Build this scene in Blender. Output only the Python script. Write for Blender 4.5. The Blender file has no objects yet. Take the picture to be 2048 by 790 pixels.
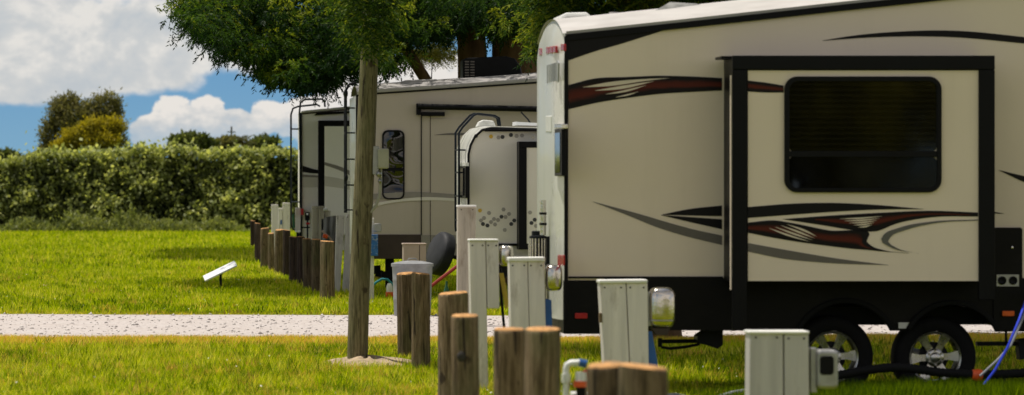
import bpy, bmesh, math, random
import numpy as np
from mathutils import Vector, Matrix

random.seed(7)
rng = np.random.default_rng(11)
scene = bpy.context.scene
COL = scene.collection

# ------------------------------------------------------------------ camera
W, H, F = 2048, 790, 8160.0
CAMZ = 1.74
YAW = math.atan((1024 - 365) / F)
PITCH = math.atan(12 / F)
cam_data = bpy.data.cameras.new('camera')
cam = bpy.data.objects.new('camera', cam_data)
COL.objects.link(cam)
cam.location = (0, 0, CAMZ)
cam.rotation_euler = (math.pi / 2 - PITCH, 0, -YAW)
cam_data.sensor_width = 36
cam_data.lens = 36 * F / W
cam_data.clip_start = 0.5
cam_data.clip_end = 8000
cam_data.dof.use_dof = True
cam_data.dof.focus_distance = 52
cam_data.dof.aperture_fstop = 4.0
scene.camera = cam
RM = cam.rotation_euler.to_matrix()


def ray(px, py):
    return RM @ Vector(((px - W / 2) / F, (H / 2 - py) / F, -1))


def P(px, py, Y):                      # photo measurement -> point on the plane at depth Y
    d = ray(px, py)
    k = Y / d.y
    return Vector((d.x * k, Y, CAMZ + d.z * k))


def PX(px, py, X):                     # ... on the plane at side position X
    d = ray(px, py)
    k = X / d.x
    return Vector((X, d.y * k, CAMZ + d.z * k))


def XZ(pts, Y):
    return [(P(a, b, Y).x, P(a, b, Y).z) for a, b in pts]


# ------------------------------------------------------------------ materials
def _nodes(name):
    m = bpy.data.materials.new(name)
    m.use_nodes = True
    nt = m.node_tree
    return m, nt, nt.nodes['Principled BSDF']


def mixc(nt, fac, a, b, mode='MIX'):
    n = nt.nodes.new('ShaderNodeMix')
    n.data_type = 'RGBA'
    n.blend_type = mode
    for sock, v in ((n.inputs[0], fac), (n.inputs[6], a), (n.inputs[7], b)):
        if isinstance(v, bpy.types.NodeSocket):
            nt.links.new(v, sock)
        elif isinstance(v, (int, float)):
            sock.default_value = v
        else:
            sock.default_value = (v[0], v[1], v[2], 1)
    return n.outputs[2]


def noise_node(nt, vec, scale, detail=4, rough=0.55, stretch=None):
    if stretch is not None:
        mp = nt.nodes.new('ShaderNodeMapping')
        mp.inputs['Scale'].default_value = stretch
        nt.links.new(vec, mp.inputs[0])
        vec = mp.outputs[0]
    n = nt.nodes.new('ShaderNodeTexNoise')
    n.inputs['Scale'].default_value = scale
    n.inputs['Detail'].default_value = detail
    n.inputs['Roughness'].default_value = rough
    nt.links.new(vec, n.inputs['Vector'])
    return n.outputs[0]


def ramp(nt, fac, stops):
    r = nt.nodes.new('ShaderNodeValToRGB')
    el = r.color_ramp.elements
    while len(el) < len(stops):
        el.new(0.5)
    for e, (p, c) in zip(el, stops):
        e.position = p
        e.color = (c[0], c[1], c[2], 1) if not isinstance(c, (int, float)) else (c, c, c, 1)
    nt.links.new(fac, r.inputs[0])
    return r.outputs[0]


def geo_pos(nt, obj_space=True):
    n = nt.nodes.new('ShaderNodeTexCoord')
    return n.outputs['Object']


def mat(name, col, rough=0.6, metal=0.0, spec=0.5, var=0.12, vscale=3.0, stretch=None, bump=0.0, bscale=40, coat=0.0, dirt=None):
    m, nt, b = _nodes(name)
    v = geo_pos(nt)
    n = noise_node(nt, v, vscale, 5, 0.6, stretch)
    lo = [c * (1 - var) for c in col]
    hi = [c * (1 + var) for c in col]
    c = ramp(nt, n, [(0.3, lo), (0.7, hi)])
    if dirt:
        dcol, dscale, dst, amt = dirt
        n2 = noise_node(nt, v, dscale, 6, 0.65, dst)
        f = ramp(nt, n2, [(0.52, 0.0), (0.75, amt)])
        c = mixc(nt, f, c, dcol)
    nt.links.new(c, b.inputs['Base Color'])
    rr = ramp(nt, n, [(0.3, max(rough - 0.07, 0.02)), (0.7, min(rough + 0.07, 1))])
    nt.links.new(rr, b.inputs['Roughness'])
    b.inputs['Metallic'].default_value = metal
    b.inputs['Specular IOR Level'].default_value = spec
    b.inputs['Coat Weight'].default_value = coat
    if bump:
        bn = nt.nodes.new('ShaderNodeBump')
        bn.inputs['Strength'].default_value = bump
        bn.inputs['Distance'].default_value = 0.01
        n3 = noise_node(nt, v, bscale, 4, 0.6, stretch)
        nt.links.new(n3, bn.inputs['Height'])
        nt.links.new(bn.outputs[0], b.inputs['Normal'])
    return m


def wood_mat(name, a, b_, green=0.3):
    m, nt, b = _nodes(name)
    v = geo_pos(nt)
    oi = nt.nodes.new('ShaderNodeObjectInfo')
    add = nt.nodes.new('ShaderNodeVectorMath')
    add.operation = 'ADD'
    comb = nt.nodes.new('ShaderNodeCombineXYZ')
    ml = nt.nodes.new('ShaderNodeMath')
    ml.operation = 'MULTIPLY'
    ml.inputs[1].default_value = 13.0
    nt.links.new(oi.outputs['Random'], ml.inputs[0])
    for i in range(3):
        nt.links.new(ml.outputs[0], comb.inputs[i])
    nt.links.new(v, add.inputs[0])
    nt.links.new(comb.outputs[0], add.inputs[1])
    vv = add.outputs[0]
    g = noise_node(nt, vv, 48, 7, 0.7, (1, 1, 0.07))
    c = ramp(nt, g, [(0.32, [x * 0.30 for x in a]), (0.46, a), (0.62, b_), (0.78, [x * 1.3 for x in b_])])
    big = noise_node(nt, vv, 3.2, 3, 0.5, (1, 1, 0.6))
    f = ramp(nt, big, [(0.45, 0.0), (0.7, green)])
    c = mixc(nt, f, c, (0.075, 0.085, 0.03))
    st = noise_node(nt, vv, 24, 3, 0.5, (1, 1, 0.07))
    f2 = ramp(nt, st, [(0.63, 0.0), (0.66, 0.9)])
    kn = noise_node(nt, vv, 8, 2, 0.5, (1, 1, 0.8))
    c = mixc(nt, ramp(nt, kn, [(0.66, 0.0), (0.72, 0.8)]), c, (0.03, 0.02, 0.012))
    c = mixc(nt, f2, c, (0.018, 0.012, 0.008))
    # per-post value shift
    mr = nt.nodes.new('ShaderNodeMapRange')
    mr.inputs[3].default_value = 0.68
    mr.inputs[4].default_value = 1.25
    nt.links.new(oi.outputs['Random'], mr.inputs[0])
    c = mixc(nt, 1.0, c, mr.outputs[0], 'MULTIPLY')
    nt.links.new(c, b.inputs['Base Color'])
    b.inputs['Roughness'].default_value = 0.85
    b.inputs['Specular IOR Level'].default_value = 0.25
    bn = nt.nodes.new('ShaderNodeBump')
    bn.inputs['Strength'].default_value = 0.6
    bn.inputs['Distance'].default_value = 0.008
    nt.links.new(g, bn.inputs['Height'])
    nt.links.new(bn.outputs[0], b.inputs['Normal'])
    return m


def leaf_mat(name, dark, mid, light, transl=0.35, nscale=0.6, gloss=0.3):
    m, nt, b = _nodes(name)
    at = nt.nodes.new('ShaderNodeAttribute')
    at.attribute_name = 'tint'
    v = geo_pos(nt)
    n = noise_node(nt, v, nscale, 3, 0.5)
    ad = nt.nodes.new('ShaderNodeMath')
    ad.operation = 'ADD'
    nt.links.new(at.outputs['Fac'], ad.inputs[0])
    m2 = nt.nodes.new('ShaderNodeMath')
    m2.operation = 'MULTIPLY_ADD'
    nt.links.new(n, m2.inputs[0])
    m2.inputs[1].default_value = 0.9
    m2.inputs[2].default_value = -0.45
    nt.links.new(m2.outputs[0], ad.inputs[1])
    c = ramp(nt, ad.outputs[0], [(0.1, dark), (0.5, mid), (0.95, light)])
    nt.links.new(c, b.inputs['Base Color'])
    b.inputs['Roughness'].default_value = 0.5
    b.inputs['Specular IOR Level'].default_value = gloss
    tr = nt.nodes.new('ShaderNodeBsdfTranslucent')
    c2 = mixc(nt, 1.0, c, (1.5, 1.45, 0.7), 'MULTIPLY')
    nt.links.new(c2, tr.inputs[0])
    mx = nt.nodes.new('ShaderNodeMixShader')
    mx.inputs[0].default_value = transl
    nt.links.new(b.outputs[0], mx.inputs[1])
    nt.links.new(tr.outputs[0], mx.inputs[2])
    nt.links.new(mx.outputs[0], nt.nodes['Material Output'].inputs[0])
    return m


def stripe_mat(name, edge, mid, rough=0.35):
    m, nt, b = _nodes(name)
    at = nt.nodes.new('ShaderNodeAttribute')
    at.attribute_name = 't'
    v = geo_pos(nt)
    n = noise_node(nt, v, 9, 4, 0.6, (0.6, 1, 2))
    mm = nt.nodes.new('ShaderNodeMath')
    mm.operation = 'MULTIPLY_ADD'
    nt.links.new(n, mm.inputs[0])
    mm.inputs[1].default_value = 0.35
    nt.links.new(at.outputs['Fac'], mm.inputs[2])
    c = ramp(nt, mm.outputs[0], [(0.30, edge), (0.58, mid), (0.78, [x * 1.2 for x in mid]), (1.0, edge)])
    nt.links.new(c, b.inputs['Base Color'])
    b.inputs['Roughness'].default_value = rough
    b.inputs['Specular IOR Level'].default_value = 0.15
    return m


M = {}


def superell(mb, c, ax, ay, az, e=0.45, nu=20, nv=28):
    def sp(v, p):
        return math.copysign(abs(v) ** p, v)
    rows = []
    for i in range(1, nu):
        u = -math.pi / 2 + math.pi * i / nu
        row = []
        for k in range(nv):
            w = 2 * math.pi * k / nv
            row.append(mb.bm.verts.new((c[0] + ax * sp(math.cos(u), e) * sp(math.cos(w), e), c[1] + ay * sp(math.cos(u), e) * sp(math.sin(w), e), c[2] + az * sp(math.sin(u), e))))
        rows.append(row)
    for i in range(len(rows) - 1):
        for k in range(nv):
            l = (k + 1) % nv
            mb.face([rows[i][k], rows[i][l], rows[i + 1][l], rows[i + 1][k]])
    mb.face(rows[0][::-1])
    mb.face(rows[-1])
    return mb


M['rv_beige'] = mat('rv_beige', (0.77, 0.655, 0.53), 0.42, spec=0.25, var=0.035, vscale=0.8, dirt=((0.60, 0.51, 0.39), 2.2, (1, 1, 0.12), 0.3))
M['rv_grey'] = mat('rv_grey', (0.46, 0.40, 0.335), 0.4, spec=0.25, var=0.05, vscale=0.8, dirt=((0.26, 0.21, 0.16), 2.0, (1, 1, 0.12), 0.3))
M['rv_pale'] = mat('rv_pale', (0.46, 0.40, 0.325), 0.4, spec=0.25, var=0.05, vscale=0.9, dirt=((0.36, 0.34, 0.29), 2.0, (1, 1, 0.12), 0.3))
M['rv_white'] = mat('rv_white', (0.90, 0.86, 0.80), 0.4, spec=0.25, var=0.05, vscale=0.9, dirt=((0.55, 0.50, 0.42), 2.0, (1, 1, 0.12), 0.3))
M['rv_camper'] = mat('rv_camper', (0.74, 0.70, 0.63), 0.4, spec=0.25, var=0.05, vscale=0.9, dirt=((0.45, 0.40, 0.33), 2.0, (1, 1, 0.12), 0.3))
M['gloss_white'] = mat('gloss_white', (0.60, 0.60, 0.55), 0.3, spec=0.4, var=0.05, vscale=1.2, coat=0.15, dirt=((0.40, 0.42, 0.34), 1.6, (1, 1, 0.12), 0.5))
M['roof_white'] = mat('roof_white', (0.47, 0.45, 0.43), 0.6, var=0.08, vscale=3, dirt=((0.33, 0.30, 0.27), 3, (0.3, 1, 1), 0.6))
M['roof_grey'] = mat('roof_grey', (0.30, 0.285, 0.275), 0.6, var=0.08, vscale=3)
M['black_trim'] = mat('black_trim', (0.0045, 0.0045, 0.0055), 0.45, var=0.3, vscale=4, spec=0.12)
M['black_skirt'] = mat('black_skirt', (0.0045, 0.0042, 0.0042), 0.45, var=0.35, vscale=2.5, spec=0.12, dirt=((0.018, 0.016, 0.014), 3, (0.6, 1, 1), 0.5))
M['brown_skirt'] = mat('brown_skirt', (0.050, 0.036, 0.030), 0.5, spec=0.2, var=0.2)
M['black_rubber'] = mat('black_rubber', (0.007, 0.007, 0.0075), 0.75, spec=0.15, var=0.3, vscale=12, bump=0.3, bscale=60)
M['grey_stripe'] = mat('grey_stripe', (0.115, 0.10, 0.088), 0.4, var=0.1)
M['mid_stripe'] = mat('mid_stripe', (0.24, 0.215, 0.19), 0.4, var=0.08)
M['light_stripe'] = mat('light_stripe', (0.62, 0.58, 0.51), 0.4, var=0.06)
M['black_stripe'] = mat('black_stripe', (0.006, 0.005, 0.006), 0.4, spec=0.15, var=0.25)
M['red_stripe'] = stripe_mat('red_stripe', (0.006, 0.004, 0.004), (0.075, 0.011, 0.005))
M['beige_line'] = mat('beige_line', (0.66, 0.57, 0.44), 0.38, var=0.06)
M['fade_stripe'] = mat('fade_stripe', (0.10, 0.095, 0.085), 0.4, var=0.2)
M['dark_glass'] = mat('dark_glass', (0.003, 0.003, 0.003), 0.05, spec=0.5, var=0.4, vscale=2)
M['chrome'] = mat('chrome', (0.62, 0.58, 0.52), 0.2, metal=1.0, var=0.2, vscale=8, bump=0.2, bscale=18)
M['alloy'] = mat('alloy', (0.50, 0.49, 0.46), 0.28, metal=1.0, var=0.15, vscale=12)
M['dull_metal'] = mat('dull_metal', (0.34, 0.34, 0.33), 0.45, metal=0.85, var=0.2, vscale=8)
M['steel_dark'] = mat('steel_dark', (0.008, 0.009, 0.011), 0.5, metal=0.0, spec=0.15, var=0.3)
M['navy_tube'] = mat('navy_tube', (0.006, 0.010, 0.016), 0.45, spec=0.15, metal=0.0, var=0.3)
M['red_lens'] = mat('red_lens', (0.40, 0.004, 0.006), 0.2, var=0.15, vscale=30)
M['orange_lens'] = mat('orange_lens', (0.75, 0.11, 0.02), 0.2, var=0.15, vscale=30)
M['orange_plastic'] = mat('orange_plastic', (0.75, 0.10, 0.015), 0.45, var=0.15, vscale=15)
M['white_plastic'] = mat('white_plastic', (0.70, 0.70, 0.67), 0.4, var=0.08, vscale=8, dirt=((0.35, 0.33, 0.26), 10, None, 0.5))
M['blue_plastic'] = mat('blue_plastic', (0.010, 0.085, 0.30), 0.45, var=0.2, vscale=10)
M['blue_chipped'] = mat('blue_chipped', (0.015, 0.12, 0.38), 0.5, var=0.25, vscale=10, dirt=((0.5, 0.5, 0.45), 28, None, 1.0))
M['blue_hose'] = mat('blue_hose', (0.02, 0.05, 0.62), 0.4, var=0.15)
M['grey_hose'] = mat('grey_hose', (0.25, 0.26, 0.29), 0.5, var=0.15)
M['teal_hose'] = mat('teal_hose', (0.01, 0.18, 0.22), 0.45, var=0.2)
M['yellow_paint'] = mat('yellow_paint', (0.50, 0.36, 0.03), 0.5, var=0.2, vscale=8)
M['green_paint'] = mat('green_paint', (0.02, 0.12, 0.05), 0.5, var=0.2)
M['red_paint'] = mat('red_paint', (0.30, 0.025, 0.02), 0.45, var=0.2)
M['grey_fabric'] = mat('grey_fabric', (0.15, 0.145, 0.14), 0.9, var=0.12, vscale=9, bump=0.5, bscale=14)
M['tyre_cover'] = mat('tyre_cover', (0.012, 0.013, 0.016), 0.6, spec=0.2, var=0.2, vscale=8, bump=0.6, bscale=9)
M['tyre_cover_face'] = mat('tyre_cover_face', (0.034, 0.035, 0.038), 0.6, spec=0.15, var=0.2, vscale=6, bump=0.4, bscale=9)
M['tan_box'] = mat('tan_box', (0.40, 0.31, 0.25), 0.8, var=0.1, vscale=5)
M['galvanised'] = mat('galvanised', (0.27, 0.275, 0.28), 0.5, metal=0.35, var=0.22, vscale=7)
M['cream_box'] = mat('cream_box', (0.38, 0.37, 0.28), 0.45, var=0.12, vscale=9)
M['dish_white'] = mat('dish_white', (0.80, 0.81, 0.83), 0.3, var=0.03)
M['sand'] = mat('sand', (0.36, 0.27, 0.17), 0.95, var=0.3, vscale=9, bump=0.8, bscale=30)
M['post_wood'] = wood_mat('post_wood', (0.125, 0.085, 0.046), (0.25, 0.18, 0.11), 0.6)
M['post_dark'] = wood_mat('post_dark', (0.045, 0.028, 0.022), (0.085, 0.055, 0.042), 0.1)
M['cut_wood'] = mat('cut_wood', (0.50, 0.27, 0.11), 0.9, spec=0.1, var=0.45, vscale=26, dirt=((0.17, 0.13, 0.09), 9, None, 0.85))
M['pole_wood'] = wood_mat('pole_wood', (0.115, 0.098, 0.050), (0.21, 0.18, 0.10), 0.55)
M['white_wood'] = mat('white_wood', (0.70, 0.65, 0.60), 0.65, var=0.12, vscale=16, stretch=(1, 1, 0.06), bump=0.35, bscale=30, dirt=((0.20, 0.16, 0.11), 7, (1, 1, 0.3), 0.75))
M['white_wood_shaded'] = mat('white_wood_shaded', (0.50, 0.475, 0.45), 0.7, var=0.12, vscale=16, stretch=(1, 1, 0.06), bump=0.35, bscale=30, dirt=((0.20, 0.17, 0.13), 7, (1, 1, 0.3), 0.7))  # darker copy of white_wood, the shade put into its colour
M['worn_wood'] = mat('worn_wood', (0.42, 0.38, 0.30), 0.75, var=0.25, vscale=14, stretch=(1, 1, 0.06), bump=0.5, bscale=30, dirt=((0.14, 0.10, 0.06), 9, (1, 1, 0.25), 0.8))
M['white_cap'] = mat('white_cap', (0.74, 0.73, 0.69), 0.5, var=0.08)
M['bark'] = mat('bark', (0.11, 0.068, 0.036), 0.95, spec=0.1, var=0.55, vscale=5, stretch=(1, 1, 0.2), bump=0.9, bscale=9)
M['dark_core'] = mat('dark_core', (0.016, 0.020, 0.008), 0.95, spec=0.05, var=0.5, vscale=3)
M['pole_grey'] = mat('pole_grey', (0.10, 0.10, 0.09), 0.8)
M['hex_dark'] = mat('hex_dark', (0.035, 0.038, 0.040), 0.4)
M['hex_pale'] = mat('hex_pale', (0.33, 0.31, 0.28), 0.4)
M['hex_yellow'] = mat('hex_yellow', (0.62, 0.40, 0.04), 0.4)
M['letter_grey'] = mat('letter_grey', (0.26, 0.27, 0.27), 0.35)
M['stone_dark'] = mat('stone_dark', (0.035, 0.03, 0.026), 0.9, var=0.4, vscale=12, bump=0.6, bscale=20)
M['tree_leaf'] = leaf_mat('tree_leaf', (0.008, 0.024, 0.006), (0.046, 0.094, 0.012), (0.26, 0.29, 0.020), 0.45, 0.9, 0.08)
M['tree_leaf_near'] = leaf_mat('tree_leaf_near', (0.010, 0.028, 0.006), (0.048, 0.094, 0.012), (0.24, 0.27, 0.020), 0.45, 0.9, 0.08)
M['sunny_leaf'] = leaf_mat('sunny_leaf', (0.05, 0.06, 0.008), (0.13, 0.14, 0.02), (0.25, 0.22, 0.03), 0.45, 0.8)  # paler, yellower tree leaf with the sunlight put into its colour
M['hedge_leaf'] = leaf_mat('hedge_leaf', (0.026, 0.036, 0.012), (0.22, 0.26, 0.085), (0.58, 0.60, 0.25), 0.48, 0.55, 0.2)
M['weed_leaf'] = leaf_mat('weed_leaf', (0.07, 0.095, 0.022), (0.18, 0.215, 0.06), (0.38, 0.40, 0.15), 0.4, 0.8)
M['olive_leaf'] = leaf_mat('olive_leaf', (0.045, 0.050, 0.018), (0.12, 0.12, 0.045), (0.24, 0.22, 0.09), 0.35, 0.4, 0.15)
M['yellow_leaf'] = leaf_mat('yellow_leaf', (0.10, 0.10, 0.008), (0.27, 0.24, 0.018), (0.48, 0.39, 0.03), 0.38, 0.4, 0.15)
M['far_leaf'] = leaf_mat('far_leaf', (0.03, 0.045, 0.015), (0.075, 0.10, 0.03), (0.16, 0.18, 0.05), 0.3, 0.4)


def window_mat(name):
    # dark pane with a drawn slatted blind behind it
    m, nt, b = _nodes(name)
    v = geo_pos(nt)
    wv = nt.nodes.new('ShaderNodeTexWave')
    wv.bands_direction = 'Z'
    wv.inputs['Scale'].default_value = 7.0
    wv.inputs['Distortion'].default_value = 0.3
    nt.links.new(v, wv.inputs[0])
    c = ramp(nt, wv.outputs[0], [(0.2, (0.0015, 0.0015, 0.001)), (0.85, (0.0065, 0.006, 0.004))])
    nt.links.new(c, b.inputs['Base Color'])
    b.inputs['Roughness'].default_value = 0.04
    b.inputs['Specular IOR Level'].default_value = 0.9
    return m


M['blind_glass'] = window_mat('blind_glass')


def ripple_glass(name):
    m, nt, b = _nodes(name)
    v = geo_pos(nt)
    n = noise_node(nt, v, 1.5, 1, 0.4, (1.2, 1, 1.6))
    bn = nt.nodes.new('ShaderNodeBump')
    bn.inputs['Strength'].default_value = 1.0
    bn.inputs['Distance'].default_value = 0.22
    nt.links.new(n, bn.inputs['Height'])
    nt.links.new(bn.outputs[0], b.inputs['Normal'])
    b.inputs['Base Color'].default_value = (0.006, 0.006, 0.006, 1)
    b.inputs['Roughness'].default_value = 0.03
    b.inputs['Specular IOR Level'].default_value = 0.75
    return m


M['ripple_glass'] = ripple_glass('ripple_glass')

# ------------------------------------------------------------------ mesh helpers
OFF = {}


class MB:
    def __init__(self):
        self.bm = bmesh.new()

    def face(self, vs, mi=0):
        try:
            f = self.bm.faces.new(vs)
            f.material_index = mi
            return f
        except ValueError:
            return None

    def box(self, a, b, mi=0):
        x0, y0, z0 = a
        x1, y1, z1 = b
        v = [self.bm.verts.new(p) for p in ((x0, y0, z0), (x1, y0, z0), (x1, y1, z0), (x0, y1, z0),
                                            (x0, y0, z1), (x1, y0, z1), (x1, y1, z1), (x0, y1, z1))]
        for q in ((0, 3, 2, 1), (4, 5, 6, 7), (0, 1, 5, 4), (1, 2, 6, 5), (2, 3, 7, 6), (3, 0, 4, 7)):
            self.face([v[i] for i in q], mi)
        return self

    def prism(self, xz, y0, y1, mi=0):
        a = [self.bm.verts.new((x, y0, z)) for x, z in xz]
        b = [self.bm.verts.new((x, y1, z)) for x, z in xz]
        self.face(a, mi)
        self.face(b[::-1], mi)
        n = len(xz)
        for i in range(n):
            j = (i + 1) % n
            self.face([a[j], a[i], b[i], b[j]], mi)
        return self

    def ring(self, outer, inner, y0, y1, mi=0):
        vs = [[self.bm.verts.new((x, y, z)) for x, z in loop] for loop in (outer, inner) for y in (y0, y1)]
        o0, o1, i0, i1 = vs
        n = len(outer)
        for i in range(n):
            j = (i + 1) % n
            self.face([o0[i], o0[j], i0[j], i0[i]], mi)
            self.face([o1[j], o1[i], i1[i], i1[j]], mi)
            self.face([o0[j], o0[i], o1[i], o1[j]], mi)
            self.face([i0[i], i0[j], i1[j], i1[i]], mi)
        return self

    def tube(self, pts, r, seg=10, mi=0, cap=True):
        pts = [Vector(p) for p in pts]
        n = len(pts)
        rs = r if isinstance(r, (list, tuple)) else [r] * n
        rings = []
        up = None
        for i, p in enumerate(pts):
            t = (pts[min(i + 1, n - 1)] - pts[max(i - 1, 0)]).normalized()
            if up is None:
                up = Vector((0, 0, 1)) if abs(t.z) < 0.9 else Vector((1, 0, 0))
            u = (up - t * up.dot(t)).normalized()
            up = u
            w = t.cross(u)
            rings.append([self.bm.verts.new(p + (u * math.cos(2 * math.pi * k / seg) + w * math.sin(2 * math.pi * k / seg)) * rs[i]) for k in range(seg)])
        for i in range(n - 1):
            for k in range(seg):
                l = (k + 1) % seg
                self.face([rings[i][k], rings[i][l], rings[i + 1][l], rings[i + 1][k]], mi)
        if cap:
            self.face(rings[0][::-1], mi)
            self.face(rings[-1], mi)
        return self

    def lathe(self, prof, c, axis='Z', seg=24, mi=0, close=False):
        c = Vector(c)
        rings = []
        for r, h in prof:
            rr = []
            for k in range(seg):
                a = 2 * math.pi * k / seg
                ca, sa = r * math.cos(a), r * math.sin(a)
                o = {'Z': (ca, sa, h), 'Y': (ca, h, sa), 'X': (h, ca, sa)}[axis]
                rr.append(self.bm.verts.new(c + Vector(o)))
            rings.append(rr)
        n = len(rings)
        rngs = range(n) if close else range(n - 1)
        for i in rngs:
            for k in range(seg):
                l = (k + 1) % seg
                self.face([rings[i][k], rings[i][l], rings[(i + 1) % n][l], rings[(i + 1) % n][k]], mi)
        if not close:
            self.face(rings[0][::-1], mi)
            self.face(rings[-1], mi)
        return self

    def ball(self, c, r, sx=1, sy=1, sz=1, seg=14, rough=0.0, mi=0):
        res = bmesh.ops.create_icosphere(self.bm, subdivisions=3 if seg > 10 else 2, radius=r)
        for v in res['verts']:
            k = 1 + rough * (random.random() - 0.5)
            v.co = Vector((v.co.x * sx * k, v.co.y * sy * k, v.co.z * sz * k)) + Vector(c)
        for v in res['verts']:
            for f in v.link_faces:
                f.material_index = mi
        return self

    def xform(self, mtx):
        bmesh.ops.transform(self.bm, matrix=mtx, verts=self.bm.verts)
        return self

    def build(self, name, m, parent=None, smooth=False, bevel=0.0, loc=None):
        bmesh.ops.recalc_face_normals(self.bm, faces=self.bm.faces)
        off = Vector((0, 0, 0))
        if parent is not None:
            off = OFF[parent.name]
        elif loc is not None:
            off = Vector(loc)
        bmesh.ops.translate(self.bm, vec=-off, verts=self.bm.verts)
        me = bpy.data.meshes.new(name)
        self.bm.to_mesh(me)
        self.bm.free()
        for mm in (m if isinstance(m, (list, tuple)) else [m]):
            me.materials.append(M[mm] if isinstance(mm, str) else mm)
        if smooth:
            me.polygons.foreach_set('use_smooth', [True] * len(me.polygons))
        o = bpy.data.objects.new(name, me)
        COL.objects.link(o)
        if parent is not None:
            o.parent = parent
        else:
            o.location = off
        OFF[o.name] = off
        if bevel:
            md = o.modifiers.new('edge', 'BEVEL')
            md.width = bevel
            md.segments = 2
            md.limit_method = 'ANGLE'
            md.angle_limit = math.radians(40)
        if smooth:
            md = o.modifiers.new('split', 'EDGE_SPLIT')
            md.split_angle = math.radians(42)
        return o


def tag(o, label=None, cat=None, group=None, kind=None):
    if label:
        o['label'] = label
    if cat:
        o['category'] = cat
    if group:
        o['group'] = group
    if kind:
        o['kind'] = kind
    return o


def thing(name, label, cat, loc, group=None):
    o = bpy.data.objects.new(name, None)
    COL.objects.link(o)
    o.location = loc
    o.empty_display_size = 0.2
    OFF[o.name] = Vector(loc)
    return tag(o, label, cat, group)


def np_mesh(name, verts, faces, m, parent=None, tint=None, attrs=None, loc=None, smooth=False):
    off = np.array(OFF[parent.name]) if parent is not None else (np.array(loc) if loc is not None else np.zeros(3))
    verts = (np.asarray(verts) - off).astype(np.float32)
    faces = np.asarray(faces, dtype=np.int32)
    me = bpy.data.meshes.new(name)
    k = faces.shape[1]
    me.vertices.add(len(verts))
    me.vertices.foreach_set('co', verts.ravel())
    me.loops.add(faces.size)
    me.loops.foreach_set('vertex_index', faces.ravel())
    me.polygons.add(len(faces))
    me.polygons.foreach_set('loop_start', np.arange(0, faces.size, k, dtype=np.int32))
    if tint is not None:
        a = me.attributes.new('tint', 'FLOAT', 'POINT')
        a.data.foreach_set('value', np.asarray(tint, dtype=np.float32))
    if attrs:
        for an, av in attrs.items():
            a = me.attributes.new(an, 'FLOAT', 'POINT')
            a.data.foreach_set('value', np.asarray(av, dtype=np.float32))
    me.update(calc_edges=True)
    if smooth:
        me.polygons.foreach_set('use_smooth', [True] * len(faces))
    me.materials.append(M[m] if isinstance(m, str) else m)
    o = bpy.data.objects.new(name, me)
    COL.objects.link(o)
    if parent is not None:
        o.parent = parent
    else:
        o.location = off
    OFF[o.name] = Vector(off)
    return o


def catmull(pts, n):
    p = np.array(pts, float)
    d = np.r_[0, np.cumsum(np.linalg.norm(np.diff(p, axis=0), axis=1))]
    if d[-1] == 0:
        return np.repeat(p[:1], n, 0)
    t = d / d[-1]
    m = np.gradient(p, t, axis=0) if len(p) > 2 else np.repeat((p[1:] - p[:1]), 2, 0)
    out = []
    for s in np.linspace(0, 1, n):
        i = min(max(np.searchsorted(t, s) - 1, 0), len(t) - 2)
        h = t[i + 1] - t[i]
        u = (s - t[i]) / h
        h00, h10, h01, h11 = 2 * u**3 - 3 * u**2 + 1, u**3 - 2 * u**2 + u, -2 * u**3 + 3 * u**2, u**3 - u**2
        out.append(h00 * p[i] + h10 * h * m[i] + h01 * p[i + 1] + h11 * h * m[i + 1])
    return np.array(out)


def band(name, top, bot, Y, m, parent, n=28):
    a, b = catmull(top, n), catmull(bot, n)
    rows = 5
    V, T = [], []
    for r in range(rows):
        k = r / (rows - 1)
        for i in range(n):
            q = a[i] * (1 - k) + b[i] * k
            V.append(P(q[0], q[1], Y))
            T.append(k)
    Fc = [(r * n + i, (r + 1) * n + i, (r + 1) * n + i + 1, r * n + i + 1) for r in range(rows - 1) for i in range(n - 1)]
    return np_mesh(name, [tuple(v) for v in V], Fc, m, parent, attrs={'t': T})


def rrect(x0, x1, y0, y1, r, n=6):
    pts = []
    for cx, cy, a0 in ((x0 + r, y0 + r, 180), (x1 - r, y0 + r, 270), (x1 - r, y1 - r, 0), (x0 + r, y1 - r, 90)):
        for k in range(n + 1):
            a = math.radians(a0 + 90 * k / n)
            pts.append((cx + r * math.cos(a), cy + r * math.sin(a)))
    return pts


def rect(x0, x1, y0, y1):
    return [(x0, y0), (x1, y0), (x1, y1), (x0, y1)]


def slab(pts, Y, d, name, m, parent, bevel=0.006, smooth=False):
    return MB().prism(XZ(pts, Y), Y, Y + d).build(name, m, parent, bevel=bevel, smooth=smooth)


# leaves -------------------------------------------------------------
def unit(v):
    return v / np.maximum(np.linalg.norm(v, axis=1, keepdims=True), 1e-6)


def leaf_geo(pos, axis, length, width, droop=0.0):
    N = len(pos)
    axis = unit(axis)
    rnd = rng.normal(size=(N, 3))
    side = unit(np.cross(axis, rnd))
    L = length[:, None]
    w = width[:, None]
    b = pos
    t = pos + axis * L
    mid = pos + axis * L * 0.45
    v = np.stack([b, mid + side * w * 0.5, t, mid - side * w * 0.5], 1).reshape(-1, 3)
    f = np.arange(4 * N).reshape(N, 4)
    return v, f


def leaves_obj(name, pos, axis, length, width, tint, m, parent):
    v, f = leaf_geo(pos, axis, length, width)
    return np_mesh(name, v, f, m, parent, tint=np.repeat(tint, 4))


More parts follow.
